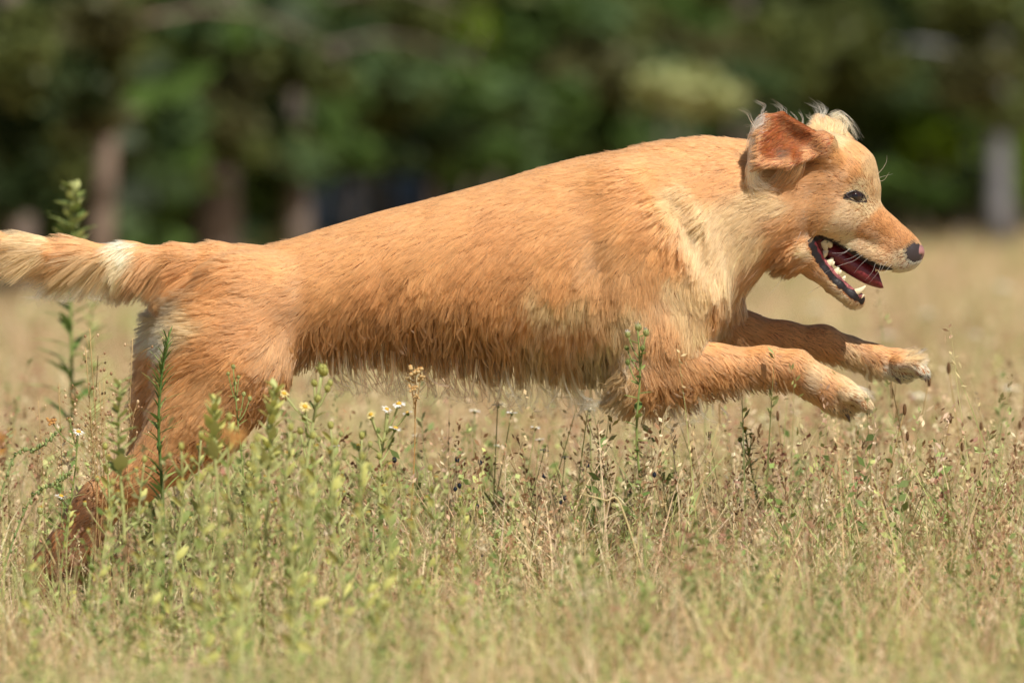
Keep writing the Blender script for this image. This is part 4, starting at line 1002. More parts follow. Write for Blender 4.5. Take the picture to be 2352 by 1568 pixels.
# belly fringe: thin wet ends that curl below the trunk
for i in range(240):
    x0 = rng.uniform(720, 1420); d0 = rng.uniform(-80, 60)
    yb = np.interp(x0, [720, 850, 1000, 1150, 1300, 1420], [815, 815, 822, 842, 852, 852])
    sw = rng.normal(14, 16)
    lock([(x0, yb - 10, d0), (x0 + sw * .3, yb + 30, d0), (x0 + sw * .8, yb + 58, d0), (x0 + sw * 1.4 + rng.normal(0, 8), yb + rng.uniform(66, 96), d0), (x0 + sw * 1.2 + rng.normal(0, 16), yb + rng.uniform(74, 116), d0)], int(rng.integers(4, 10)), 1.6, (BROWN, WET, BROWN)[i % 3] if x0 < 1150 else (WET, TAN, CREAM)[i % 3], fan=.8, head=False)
# tail underside ends
for i in range(60):
    x0 = rng.uniform(120, 440)
    lock([(x0, 625, rng.uniform(-15, 10)), (x0 - 24, 660, -10), (x0 - 40 + rng.normal(0, 6), 682, -10), (x0 - 50 + rng.normal(0, 14), 690 + rng.normal(2, 8), -10)], 12, 3.2, TAN if x0 > 330 else CREAM, head=False)
# pale tuft on the back of the haunch, under the tail
for i in range(30):
    x0, y0 = rng.uniform(385, 440), rng.uniform(705, 790)
    q = near_surface(x0, y0)
    if q is not None:
        lock([(x0, y0, q), (x0 - 22, y0 + 4, q - 10), (x0 - 46, y0 + 14 + rng.normal(0, 5), q - 10), (x0 - 66 + rng.normal(0, 8), y0 + 26 + rng.normal(0, 8), q - 2)], 26, 4.0, WHITE if i % 3 else PALE, r=.0003)
strands('feathering', lp, lr, lc, body)['kind'] = 'stuff'
# ------------------------------------------------------------------ grass and herbs of the meadow
plant_mat = material('herb', rough=.6, spec=.2, attr='col', trans=.3)
STRAW, HAY, DUST, RED, OLIVE, GREEN, LIME, SEED, DARK = lin(206, 182, 138), lin(222, 204, 164), lin(192, 164, 130), lin(172, 128, 100), lin(160, 160, 106), lin(128, 146, 82), lin(180, 186, 118), lin(162, 128, 94), lin(80, 62, 50)
class Tpl:
    def __init__(s): s.v, s.f, s.c = [], [], []
    def quad(s, a, b, c, d, col):
        n = len(s.v); s.v += [a, b, c, d]; s.f.append((n, n + 1, n + 2, n + 3)); s.c += [col] * 4
    def blade(s, p0, p1, p2, w, col, seg=4):
        p0, p1, p2 = (np.array(p, float) for p in (p0, p1, p2))
        sd = np.cross(p2 - p0, rng.normal(0, 1, 3)); sd /= np.linalg.norm(sd) + 1e-9
        P = [(1 - t) ** 2 * p0 + 2 * t * (1 - t) * p1 + t * t * p2 for t in np.linspace(0, 1, seg + 1)]
        for i in range(seg):
            w0, w1 = w * (1 - (i / seg) ** 1.5), w * (1 - ((i + 1) / seg) ** 1.5) + .0002
            s.quad(P[i] - sd * w0, P[i] + sd * w0, P[i + 1] + sd * w1, P[i + 1] - sd * w1, np.array(col) * rng.uniform(.85, 1.15))
        return P
    def leaf(s, p, d, L, w, col):
        p, d = np.array(p, float), np.array(d, float); d /= np.linalg.norm(d) + 1e-9
        sd = np.cross(d, rng.normal(0, 1, 3)); sd /= np.linalg.norm(sd) + 1e-9
        s.quad(p, p + d * L * .5 + sd * w, p + d * L, p + d * L * .5 - sd * w, np.array(col) * rng.uniform(.8, 1.2))
    def arr(s): return np.array(s.v), np.array(s.f), np.clip(np.array(s.c), 0, .9)
def rv(s): return rng.normal(0, s, 3)
def t_tuft(cols, n=9, h=.26, w=.0020):
    T = Tpl()
    for _ in range(n):
        a = rng.uniform(0, 6.28); l = rng.uniform(.04, .16); hh = h * rng.uniform(.5, 1.1); b = np.array((rng.normal(0, .02), rng.normal(0, .02), 0))
        T.blade(b, b + (math.cos(a) * l * .2, math.sin(a) * l * .2, hh * .6), b + (math.cos(a) * l, math.sin(a) * l, hh * rng.uniform(.75, 1)), w, cols[int(rng.integers(len(cols)))])
    return T.arr()
def t_seed(stem, seed, h=.30, n=22):
    T = Tpl(); l = rng.normal(0, .03, 2)
    P = T.blade((0, 0, 0), (l[0] * .3, l[1] * .3, h * .6), (l[0], l[1], h), .0014, stem, 4)
    for _ in range(n):
        t = rng.uniform(.62, 1.0); p = P[min(4, int(t * 4))] * 1.0; p = np.array((l[0] * t * t, l[1] * t * t, h * t))
        T.leaf(p + rv(.004), rng.normal(0, 1, 3) + (0, 0, 1.2), rng.uniform(.007, .015), .0026, seed)
    return T.arr()
def t_twig(stem, seed, h=.28, nb=6, ns=5, lf=.009):
    T = Tpl(); l = rng.normal(0, .03, 2)
    T.blade((0, 0, 0), (l[0] * .3, l[1] * .3, h * .6), (l[0], l[1], h), .0014, stem, 4)
    for _ in range(nb):
        t = rng.uniform(.3, .95); p = np.array((l[0] * t * t, l[1] * t * t, h * t)); a = rng.uniform(0, 6.28); L = rng.uniform(.03, .09)
        e = p + np.array((math.cos(a) * L * .6, math.sin(a) * L * .6, L))
        T.blade(p, (p + e) / 2 + rv(.006), e, .0008, stem, 2)
        for _ in range(ns):
            q = p + (e - p) * rng.uniform(.4, 1.05)
            T.leaf(q + rv(.004), rng.normal(0, 1, 3), rng.uniform(.7, 1.5) * lf, lf * .4, seed)
    return T.arr()
def t_herb(stem, leafc, h=.26, n=18, L=.036, w=.0055):
    T = Tpl(); l = rng.normal(0, .03, 2)
    T.blade((0, 0, 0), (l[0] * .3, l[1] * .3, h * .6), (l[0], l[1], h), .0018, stem, 4)
    for _ in range(n):
        t = rng.uniform(.15, 1.0); p = np.array((l[0] * t * t, l[1] * t * t, h * t)); a = rng.uniform(0, 6.28)
        T.leaf(p, (math.cos(a), math.sin(a), rng.uniform(.3, 1.6)), L * rng.uniform(.6, 1.2) * (1.15 - .6 * t), w, leafc)
    return T.arr()
def t_low(col, n=14):
    T = Tpl()
    for _ in range(n):
        a = rng.uniform(0, 6.28); r = rng.uniform(0, .05)
        T.leaf((r * math.cos(a), r * math.sin(a), rng.uniform(.01, .07)), (math.cos(a), math.sin(a), rng.uniform(-.2, .8)), rng.uniform(.015, .035), .007, col)
    return T.arr()
def t_straw(col, n=3):
    T = Tpl()
    for _ in range(n):
        a = rng.uniform(0, 6.28); L = rng.uniform(.14, .34); up = rng.uniform(.15, .8); b = rv(.02) * (1, 1, 0)
        e = b + (math.cos(a) * L * (1 - up * .6), math.sin(a) * L * (1 - up * .6), L * up)
        T.blade(b + (0, 0, rng.uniform(0, .08)), (b + e) / 2 + rv(.02) + (0, 0, .03), e, rng.uniform(.001, .0024), col, 4)
    return T.arr()
TPL = ([t_seed(OLIVE, LIME, .42, 14), t_seed(LIME, STRAW, .44, 14), t_seed(STRAW, DUST, .42, 16), t_herb(OLIVE, OLIVE, .40, 14, .03, .004)] + [t_straw(HAY), t_straw(STRAW), t_straw(OLIVE)] + [t_tuft([STRAW, HAY, DUST]) for _ in range(4)] + [t_tuft([STRAW, OLIVE, LIME]) for _ in range(3)] + [t_seed(STRAW, SEED) for _ in range(3)] + [t_seed(HAY, HAY) for _ in range(2)]
       + [t_twig(DUST, RED) for _ in range(3)] + [t_twig(RED, SEED) for _ in range(3)] + [t_twig(STRAW, STRAW, lf=.008) for _ in range(2)] + [t_twig(OLIVE, DARK, lf=.009) for _ in range(1)]
       + [t_herb(OLIVE, GREEN) for _ in range(3)] + [t_herb(LIME, LIME, L=.022, w=.005) for _ in range(3)] + [t_low(GREEN), t_low(OLIVE), t_low(LIME)])
CAT = np.array([12] * 4 + [11] * 3 + [0] * 4 + [1] * 3 + [2] * 3 + [3] * 2 + [4] * 3 + [5] * 3 + [6] * 2 + [7] + [8] * 3 + [9] * 3 + [10] * 3)
def scatter(pos, kind, scale, tone):
    Vs, Fs, Cs, n = [], [], [], 0
    a = rng.uniform(0, 6.28, len(pos)); tl = rng.normal(0, .13, (len(pos), 2))
    for k in np.unique(kind):
        m = np.where(kind == k)[0]; v, f, c = TPL[k]
        ca, sa = np.cos(a[m])[:, None], np.sin(a[m])[:, None]
        s = scale[m]
        X = (v[None, :, 0] * ca - v[None, :, 1] * sa) * s[:, :1]; Y = (v[None, :, 0] * sa + v[None, :, 1] * ca) * s[:, :1]; Z = v[None, :, 2] * s[:, 1:2]
        X = X + Z * tl[m, :1]; Y = Y + Z * tl[m, 1:2]
        Q = np.stack([X, Y, Z], -1) + pos[m][:, None]
        Vs.append(Q.reshape(-1, 3)); Fs.append((f[None] + (np.arange(len(m)) * len(v))[:, None, None] + n).reshape(-1, 4)); n += len(m) * len(v)
        Cs.append(np.clip(c[None] * tone[m][:, None, :] * np.array((1.03, 1.04, 1.08)), 0, .9).reshape(-1, 3))
    return np.vstack(Vs), np.vstack(Fs), np.vstack(Cs)
def probs(w):
    p = np.zeros(len(TPL))
    for c, x in w.items():
        m = CAT == c; p[m] = x / m.sum()
    return p / p.sum()
def patch(x, y, s, seed):
    return np.sin(x * s + seed) * np.cos(y * s * 1.3 + seed * 2) + .6 * np.sin(x * s * 2.3 - y * s * 1.1 + seed * 3)
def zone(name, n, y0, y1, xw, w_dry, w_green, hs, label, edge=.0):
    Y = rng.uniform(y0, y1, n); half = 1176 / F_PX * (Y + CAM_D) * xw
    X = rng.uniform(-1, 1, n) * half
    g = patch(X, Y, 2.2, 1.7) + rng.normal(0, .5, n) + np.where(Y < -.9, .9, 0) - .8 * np.exp(-((X - .05) / .4) ** 2 - ((Y + .2) / .8) ** 2) + .7 * np.exp(-((X + .4) / .3) ** 2)
    keep = ~((rng.random(n) < .35) & (np.abs(X + .70) < .26) & (np.abs(Y + .5) < .6))
    X, Y, g = X[keep], Y[keep], g[keep]; n = len(X)
    pd, pg = probs(w_dry), probs(w_green)
    kind = np.where(g > .35, rng.choice(len(TPL), n, p=pg), rng.choice(len(TPL), n, p=pd))
    h = hs(X, Y) * rng.uniform(.55, 1.2, n)
    sc = np.stack([np.clip(h, .5, 1.4), h], 1)
    tone = 1 + rng.normal(0, .10, (n, 1)) + rng.normal(0, .04, (n, 3))
    P = np.stack([X, Y, ground_z(X, Y) - .005], 1)
    V, Fq, c = scatter(P, kind, sc, np.clip(tone, .6, 1.4))
    tag(link(name, mesh_np(name, V, Fq, plant_mat, color=c)), label, kind='stuff')
near_h = lambda x, y: np.interp(y, [-4.2, -2.2, -1.2, -.3, .6, 3], [.26, .38, .66, .86, .88, .8]) * (1 - .3 * np.exp(-((x + .74) / .26) ** 2) * (y < .1)) + .15 * patch(x, y, 3.1, .4)
zone('near_grass', 5400, -1.7, 1.6, 1.35, {0: 4, 1: 1.6, 2: 1.8, 3: 1.8, 4: .8, 5: .25, 6: 1.0, 7: .05, 8: .8, 9: .8, 10: .6, 11: 3, 12: 1.3}, {0: 2.6, 1: 3, 2: 1, 3: 1.2, 4: .6, 6: .6, 8: 1.8, 9: 2.2, 10: 1.6, 11: 2, 12: 1.3}, near_h, 'dry grass and herbs around and below the dog')
zone('front_grass', 3600, -4.4, -1.7, 1.35, {0: 3, 1: 2, 2: 1.2, 3: 1.5, 4: .6, 6: .6, 9: 1.8, 10: 2.2, 11: 2}, {0: 1, 1: 3, 3: 1, 8: 1.8, 9: 2.6, 10: 2.5, 11: 1.5}, near_h, 'short blurred grass in front of the dog')
zone('middle_grass', 7200, 1.6, 12, 1.6, {0: 4.5, 1: 1.2, 2: 2, 3: 2, 4: 2.2, 5: 1.4, 6: 1.2, 9: .4, 11: 1}, {0: 2, 1: 2.5, 3: 1.5, 6: 1, 8: .7, 9: 1.2}, lambda x, y: .85 + .12 * patch(x, y, 1.2, .9), 'dry meadow grass beyond the dog')
TPL_NEAR = TPL
TPL = [t_tuft([STRAW, HAY, DUST], 8, .26, .006) for _ in range(3)] + [t_tuft([STRAW, OLIVE, LIME], 8, .26, .006) for _ in range(3)] + [t_tuft([DUST, RED, STRAW], 8, .26, .006) for _ in range(2)]
CAT = np.array([0] * 3 + [1] * 3 + [2] * 2)
zone('far_grass', 14000, 12, 92, 1.7, {0: 3, 1: 1.0, 2: 1.1}, {0: 1.5, 1: 2.2, 2: .4}, lambda x, y: .9 + .12 * patch(x, y, .35, 2.), 'sunlit dry grass across the far meadow')
TPL = TPL_NEAR
# ------------------------------------------------------------------ single plants that stand out of the grass
stem_mat = material('stem', rough=.55, spec=.25, attr='col', trans=.2)
petal_mat = material('petal', rough=.6, spec=.2, attr='col', trans=.35)
def frame_to(d):
    """Rotation matrix that carries +Z to d."""
    return Vector(d).to_track_quat('Z', 'Y').to_matrix()
_leaf_cache = {}
def leaf_mesh(kind, col, var=0):
    k = (kind, col, var)
    if k in _leaf_cache: return _leaf_cache[k]
    L, w, bend = dict(needle=(1, .045, .25), lance=(1, .10, .35), oval=(1, .24, .25))[kind]
    r = np.random.default_rng(hash(k) & 0xffff); mb = MB(); n = 5
    z = np.linspace(0, 1, n + 1)
    pr = np.sin(np.pi * np.clip(z * .92 + .08, 0, 1)) ** (.7 if kind != 'needle' else .5) * w; pr[-1] = .004
    xo = bend * z ** 2 * (1 + r.normal(0, .4))
    V = []
    for zi, p, x in zip(z, pr, xo):
        V += [(x + .3 * p, -p, zi), (x, 0, zi), (x + .3 * p, p, zi)]
    Fq = [(3 * i + j, 3 * i + j + 1, 3 * i + j + 4, 3 * i + j + 3) for i in range(n) for j in (0, 1)]
    mb.add(V, Fq, col)
    _leaf_cache[k] = mb.mesh('leaf', stem_mat)
    return _leaf_cache[k]
_head_cache = {}
def head_mesh(kind, col, col2):
    k = (kind, col, col2)
    if k in _head_cache: return _head_cache[k]
    r = np.random.default_rng(5); mb = MB()
    if kind == 'daisy':                       # ray florets round a disc, over a green cup
        mb.ball((0, 0, .1), (.45, .45, .28), 10, 5, col2)
        mb.ball((0, 0, -.25), (.34, .34, .42), 8, 4, lin(120, 140, 70))
        for i in range(16):
            a = i / 16 * 2 * math.pi + r.normal(0, .05); c, s = math.cos(a), math.sin(a); L = 1 + r.normal(0, .1)
            mb.add([(c * .3 - s * .1, s * .3 + c * .1, .08), (c * .3 + s * .1, s * .3 - c * .1, .08), (c * L + s * .13, s * L - c * .13, .05 + r.normal(0, .12)), (c * L - s * .13, s * L + c * .13, .05 + r.normal(0, .12))], [(0, 1, 2, 3)], col)
    elif kind == 'bud':                       # closed flower with scales and a pale tuft
        mb.ball((0, 0, 0), (.5, .5, .62), 10, 6, col)
        for i in range(14):
            a = i * 2.4; z = -.3 + .05 * i; c, s = math.cos(a), math.sin(a)
            mb.add([(c * .5 - s * .12, s * .5 + c * .12, z), (c * .5 + s * .12, s * .5 - c * .12, z), (c * .56, s * .56, z + .4)], [(0, 1, 2)], np.array(col) * .8)
        for i in range(22):
            a = r.uniform(0, 6.28); q = r.uniform(.05, .38); c, s = math.cos(a) * q, math.sin(a) * q
            mb.add([(c - .05, s, .42), (c + .05, s, .42), (c * 1.25, s * 1.25, .95 + r.normal(0, .08))], [(0, 1, 2)], col2)
    elif kind == 'spike':                     # plantain-like seed head
        mb.ball((0, 0, 0), (.32, .32, 1.0), 8, 7, col)
        for i in range(40):
            t = i / 40; a = i * 2.4; z = -.9 + 1.8 * t; q = .34 * math.sqrt(max(.05, 1 - z * z)); c, s = math.cos(a), math.sin(a)
            mb.add([(c * q - s * .07, s * q + c * .07, z), (c * q + s * .07, s * q - c * .07, z), (c * (q + .18), s * (q + .18), z + .16)], [(0, 1, 2)], col2)
    elif kind == 'umbel':                     # flat head of dried florets
        for i in range(24):
            a = i * 2.4; q = math.sqrt(i / 24); p = (math.cos(a) * q, math.sin(a) * q, .15 * r.normal() + .3 * (1 - q))
            mb.ball(p, (.16, .16, .14), 6, 3, col if i % 3 else col2)
            mb.add([(0, 0, -1.0), (.02, 0, -1.0), p], [(0, 1, 2)], np.array(col) * .7)
    elif kind == 'ear':                       # grass ear with glumes
        for i in range(34):
            t = i / 34; a = i * 2.1; z = -1 + 2 * t; q = .16 + .10 * math.sin(t * 3.1); c, s = math.cos(a), math.sin(a)
            mb.add([(0, 0, z), (c * q - s * .06, s * q + c * .06, z + .12), (c * q * 1.5, s * q * 1.5, z + .42), (c * q + s * .06, s * q - c * .06, z + .16)], [(0, 1, 2, 3)], col if i % 2 else col2)
    elif kind == 'flower':                    # loose clump of small corollas
        for i in range(10):
            a = i * 2.4; q = .75 * math.sqrt(i / 10); p = np.array((math.cos(a) * q, math.sin(a) * q, .25 * r.normal()))
            mb.ball(p, (.28, .28, .2), 7, 3, col); mb.ball(p + (0, 0, .14), (.13, .13, .1), 6, 3, col2)
    _head_cache[k] = mb.mesh('flower_head', petal_mat)
    return _head_cache[k]
def plant(name, cat, label, path, Y, rad, stem_col, leaves=None, heads=None, group=None, branches=0, nodes=0):
    """path: (x, y) reference pixels from the foot to the tip at depth Y; leaves: (kind, colours, n, t0, t1, length in m, tilt); heads: [(kind, c, c2, [(t or (x, y), size)])]."""
    P = unproj([p[0] for p in path], [p[1] for p in path], Y)
    base = P[0].copy(); base[2] = min(base[2], float(ground_z(base[0], base[1])) - .01)
    P[0] = base
    e = empty(name, base, label, cat, group)
    n = 18; C = catmull(P - base, n); C[:, 1] += .008 * np.sin(np.linspace(0, 3, n) + P[0][0] * 9)
    mb = MB(); mb.tube(C, np.linspace(rad, rad * .45, n), 6, stem_col)
    at = lambda t: np.array([np.interp(t, np.linspace(0, 1, n), C[:, k]) for k in range(3)])
    for _ in range(branches):
        t = rng.uniform(.45, .92); a = rng.uniform(0, 6.28); L = rng.uniform(.02, .05); p = at(t)
        mb.tube(np.array([p, p + (math.cos(a) * L * .5, math.sin(a) * L * .5, L * .5), p + (math.cos(a) * L * .8, math.sin(a) * L * .8, L * 1.2)]), [rad * .5, rad * .4, rad * .3], 5, stem_col)
    for i in range(nodes):
        t = .08 + .9 * i / nodes; mb.ball(at(t) + rng.normal(0, .0015, 3), np.array((1, 1, 1.8)) * rad * rng.uniform(.9, 1.5), 6, 3, np.array(stem_col) * rng.uniform(.8, 1.2))
    mb.build('stem', stem_mat, e)
    if leaves:
        for kind, cols, nl, t0, t1, L, tilt in leaves:
            for i in range(nl):
                t = t0 + (t1 - t0) * (i + rng.uniform(0, .6)) / nl; a = i * 2.4 + rng.normal(0, .3)
                d = Vector((math.cos(a), math.sin(a), tilt + rng.normal(0, .2))).normalized()
                o = link('leaf', leaf_mesh(kind, tuple(cols[i % len(cols)]), i % 2), e, at(t))
                f = Vector((math.cos(a), math.sin(a), -.2)); y = d.cross(f).normalized() if d.cross(f).length > .05 else Vector((0, 1, 0)); x = y.cross(d)
                o.rotation_euler = Matrix((x, y, d)).transposed().to_euler()
                s = L * rng.uniform(.75, 1.2) * (1.0 - .45 * (t - t0) / max(t1 - t0, .01)); o.scale = (s, s * rng.uniform(.8, 1.2), s)
    for kind, c, c2, spots in heads or []:
        for sp, size in spots:
            if isinstance(sp, tuple):
                p = unproj(sp[0], sp[1], Y + rng.normal(0, .008)) - base
                q = at(max(.35, min(.97, np.argmin(np.abs(C[:, 2] - (p[2] - .04))) / (n - 1))))
                if np.linalg.norm(p - q) > .004:
                    mb = MB(); mid = (p + q) / 2 + np.array((0, 0, -.006)); mb.tube(catmull([q, mid, p], 6), rad * .4, 5, stem_col); mb.build('stalk', stem_mat, e)
            else: p = at(sp)
            o = link('flower_head', head_mesh(kind, tuple(c), tuple(c2)), e, p)
            d = Vector((rng.normal(0, .35), rng.normal(-.25, .35), 1)); o.rotation_euler = d.to_track_quat('Z', 'Y').to_euler(); o.scale = (size,) * 3
    return e
DG, MG, LG, YG = lin(92, 118, 58), lin(136, 150, 84), lin(180, 184, 120), lin(192, 190, 110)
WH, YE, OR, PK = lin(236, 234, 226), lin(226, 184, 70), lin(216, 150, 74), lin(196, 158, 120)
FW = 'weeds standing tall out of the grass'
plant('green_weed', 'plant', 'dark green spiky weed standing in front of the hind thigh', [(372, 1400), (374, 1180), (364, 980), (372, 860), (388, 772)], -.26, .0036, DG,
      [('needle', (DG, MG), 34, .25, .80, .052, 1.1), ('needle', (DG, MG, DG), 46, .62, 1.0, .040, 1.7), ('lance', (MG, DG), 16, .08, .55, .06, .9)], group=FW)
plant('green_weed', 'plant', 'tall blurred green weed rising behind the tail', [(160, 1150), (165, 900), (162, 650), (168, 430)], 1.9, .005, MG,
      [('lance', (MG, DG), 40, .25, .92, .085, .9), ('oval', (LG, MG), 34, .72, 1.0, .055, .9)], [('bud', LG, LG, [(.93, .017), (.97, .017), (.89, .016), (1.0, .018), (.86, .015)])], group=FW)
plant('green_weed', 'plant', 'faint second green weed right of the tall one behind the tail', [(214, 1150), (212, 900), (208, 690)], 2.6, .0045, LG, [('lance', (MG, LG), 26, .3, 1.0, .07, 1.2)], group=FW)
plant('budding_weed', 'plant', 'pale budding weed with a round top just under the flank', [(672, 1440), (690, 1200), (712, 1020), (738, 856)], -.62, .0044, LG,
      [('lance', (LG, MG), 20, .15, .85, .05, .9)], [('bud', YG, LG, [((742, 850), .017), ((752, 892), .010), ((722, 880), .010), ((758, 880), .009), ((730, 915), .011), ((700, 960), .010), ((690, 990), .010)]), ('daisy', lin(234, 216, 150), YE, [((700, 934), .010), ((662, 1040), .009), ((652, 904), .009)])], group=FW)
plant('budding_weed', 'plant', 'upright weed with white-tufted buds in front of the elbow', [(1484, 1400), (1478, 1200), (1462, 1000), (1470, 860), (1464, 752)], -.36, .0028, MG,
      [('oval', (MG, DG), 22, .2, .98, .030, .6)], [('bud', LG, WH, [((1466, 752), .011), ((1484, 764), .010), ((1442, 768), .009)]), ('bud', MG, LG, [((1440, 800), .007), ((1476, 800), .008), ((1442, 832), .008)])], group=FW)
plant('budding_weed', 'plant', 'small sharp weed with tiny yellowish buds in front of the lower thigh', [(560, 1380), (562, 1150), (546, 960), (536, 846)], -.3, .0021, MG,
      [('oval', (MG, LG), 16, .3, .95, .022, .6)], [('bud', LG, YE, [((536, 842), .007), ((524, 858), .006), ((548, 866), .006), ((540, 880), .006), ((560, 905), .007), ((574, 915), .007)])], group=FW)
plant('green_weed', 'plant', 'pale green blurred spike left of the round-topped budding weed', [(600, 1460), (612, 1200), (622, 1000), (632, 886)], -1.0, .004, LG, [('oval', (LG, YG), 34, .5, 1.0, .034, 1.5), ('lance', (LG,), 10, .15, .55, .05, .9)], group=FW)
plant('green_weed', 'plant', 'pale green blurred spike right of the dark spiky weed', [(512, 1500), (506, 1250), (494, 1040), (490, 912)], -1.0, .004, LG, [('oval', (LG, YG), 30, .62, 1.0, .034, 1.6), ('lance', (LG, MG), 8, .15, .6, .05, .9)], group=FW)
plant('green_weed', 'plant', 'soft light green weed left of the dark spiky weed', [(292, 1480), (284, 1200), (272, 1020), (276, 872)], -.9, .0036, LG, [('oval', (LG, MG), 30, .5, 1.0, .036, 1.0), ('lance', (LG,), 10, .2, .5, .05, .9)], group=FW)
plant('flowering_weed', 'plant', 'green weed with a cluster of white flowers below the belly', [(905, 1460), (878, 1240), (872, 1080), (892, 950)], -.5, .0046, LG,
      [('lance', (MG, LG), 26, .2, .9, .045, .9)], [('daisy', WH, YE, [((916, 928), .011), ((888, 940), .009), ((908, 984), .010), ((936, 948), .008)]), ('bud', MG, LG, [((852, 958), .008), ((868, 990), .008), ((900, 1010), .008)]), ('daisy', lin(234, 216, 150), YE, [((852, 952), .008)])], group=FW)
plant('flowering_weed', 'plant', 'thin dried stalk with orange florets touching the belly fringe', [(938, 1420), (944, 1200), (952, 1040), (954, 872)], -.36, .0016, lin(186, 142, 84), [('oval', (lin(190, 150, 92), lin(168, 140, 84)), 10, .35, .9, .012, .6)],
      [('flower', lin(214, 186, 132), OR, [((954, 852), .015), ((942, 872), .010), ((966, 868), .010), ((948, 892), .010), ((956, 912), .008)])], group=FW)
plant('flowering_weed', 'plant', 'dark leafed weed with one yellow flower behind the near paw', [(1752, 1420), (1746, 1200), (1722, 1060), (1712, 985)], .3, .0026, MG, [('lance', (DG, MG), 24, .35, .95, .035, .7)], [('daisy', lin(234, 216, 150), YE, [(1.0, .011)]), ('bud', MG, LG, [((1726, 1000), .008), ((1700, 1010), .008)])], group=FW)
plant('flowering_weed', 'plant', 'green weed with white and yellow flowers left of the hind leg', [(120, 1420), (150, 1230), (172, 1080), (176, 1000)], -.3, .0022, MG, [('lance', (MG, LG), 16, .3, .9, .03, .7)], [('daisy', WH, YE, [((180, 992), .010), ((140, 1140), .010)]), ('flower', lin(206, 160, 100), OR, [((118, 968), .010)]), ('bud', LG, YE, [((160, 965), .006), ((92, 1172), .010)])], group=FW)
plant('orange_flower', 'plant', 'blurred orange flower in front of the thigh fringe', [(552, 1560), (548, 1300), (540, 1004)], -2.6, .0024, LG, [('lance', (LG,), 6, .2, .7, .03, .9)], [('flower', lin(206, 160, 96), lin(196, 134, 70), [(1.0, .018)])])
plant('orange_flower', 'plant', 'blurred orange flower at the left edge of the photo', [(12, 1200), (8, 1080), (2, 1010)], 3.2, .003, MG, None, [('flower', lin(224, 160, 60), OR, [(1.0, .032), (.85, .026)])])
for k, (pp, lb) in enumerate([([(-60, 1130), (20, 1076), (90, 1030), (146, 980)], 'upper green knotted stem arching in from the left edge'), ([(-40, 1180), (60, 1165), (130, 1110), (166, 1080)], 'lower green knotted stem arching in from the left edge')]):
    plant('arching_stem', 'plant', lb, pp, -.22, .0020, lin(138, 152, 96), [('oval', (LG, MG), 46, .1, 1.0, .011, .8)], None, 'knotted stems at the left edge', nodes=22)
# pale straws lying across
for k, (pp, Y, lb) in enumerate([([(190, 1440), (140, 1330), (94, 1228)], -.7, 'pale straw leaning over the hind paw'), ([(470, 1508), (424, 1450), (378, 1396)], -.8, 'pale straw leaning left in front of the hind leg'), ([(1446, 1520), (1410, 1475), (1378, 1442)], -2.0, 'thick pale straw lying low in the front grass'),
                                 ([(1520, 1210), (1430, 1170), (1390, 1148), (1330, 1132)], -.5, 'thin bent straw under the foreleg'), ([(2200, 1400), (2060, 1290), (1960, 1230)], -.9, 'fine straw bending left at the lower right'), ([(1180, 1350), (1060, 1345), (900, 1340)], -.6, 'fine straw lying level below the belly')]):
    plant('dry_straw', 'straw', lb, pp, Y, .0022, lin(212, 192, 140), None, None, 'bent dry straws')

# repeats: one of each kind is built, then copied with its parts
def copy_plant(src, loc, sc, rot, label):
    r = src.copy(); COL.objects.link(r); r.location = loc; r.scale = (sc, sc, sc); r.rotation_euler = (rng.normal(0, .06), rng.normal(0, .06), rot); r['label'] = label
    for c in src.children:
        d = c.copy(); COL.objects.link(d); d.parent = r
    return r
LAND = [('the near front paw', 1960, 915), ('the far front paw', 2080, 840), ('the elbow', 1500, 880), ('the nose', 2120, 580), ('the lower jaw', 1960, 680), ('the middle of the belly', 1080, 880), ('the flank', 740, 850), ('the hind thigh', 420, 900), ('the hock', 200, 1160), ('the tail', 150, 600), ('the chest', 1300, 880), ('the hind paw', 80, 1330)]
ORD = ['leftmost', 'second from the left', 'third from the left', 'fourth from the left', 'fifth from the left', 'sixth from the left', 'seventh from the left', 'eighth from the left', 'ninth from the left', 'tenth from the left', 'eleventh from the left', 'twelfth from the left', 'thirteenth from the left', 'fourteenth from the left', 'fifteenth from the left', 'sixteenth from the left', 'seventeenth from the left', 'eighteenth from the left']
def place_labels(spots, what):
    """A label per spot: which landmark of the dog it stands nearest to, and its order from the left among those that share it."""
    near = []
    for x, y, _ in spots:
        n_, lx, ly = min(LAND, key=lambda l: abs(l[1] - x) * 1.4 + abs(l[2] - y) * .6)
        near.append(('below ' if y - ly > abs(x - lx) * .6 else ('right of ' if x > lx else 'left of ')) + n_)
    out = []
    for i, r in enumerate(near):
        same = sorted([j for j, q in enumerate(near) if q == r], key=lambda j: spots[j][0])
        k = same.index(i)
        out.append(f'{what} {r}' if len(same) == 1 else f'{what} {r}, ' + ('rightmost' if k == len(same) - 1 else ORD[min(k, 17)]))
    return out
def repeat(make, spots, label, h):
    """spots: (x, y of the head in reference pixels, depth)."""
    src = None
    for (px, py, Y), label in zip(spots, place_labels(spots, label)):
        p = unproj(px, py, Y); g = float(ground_z(p[0], p[1])); top = p[2] - g
        if src is None:
            src = make(); q = src; q['label'] = label
            q.location = (p[0], p[1], g - .01); q.scale = ((top / h),) * 3
        else:
            copy_plant(src, (p[0], p[1], g - .01), top / h, rng.uniform(0, 6.28), label)
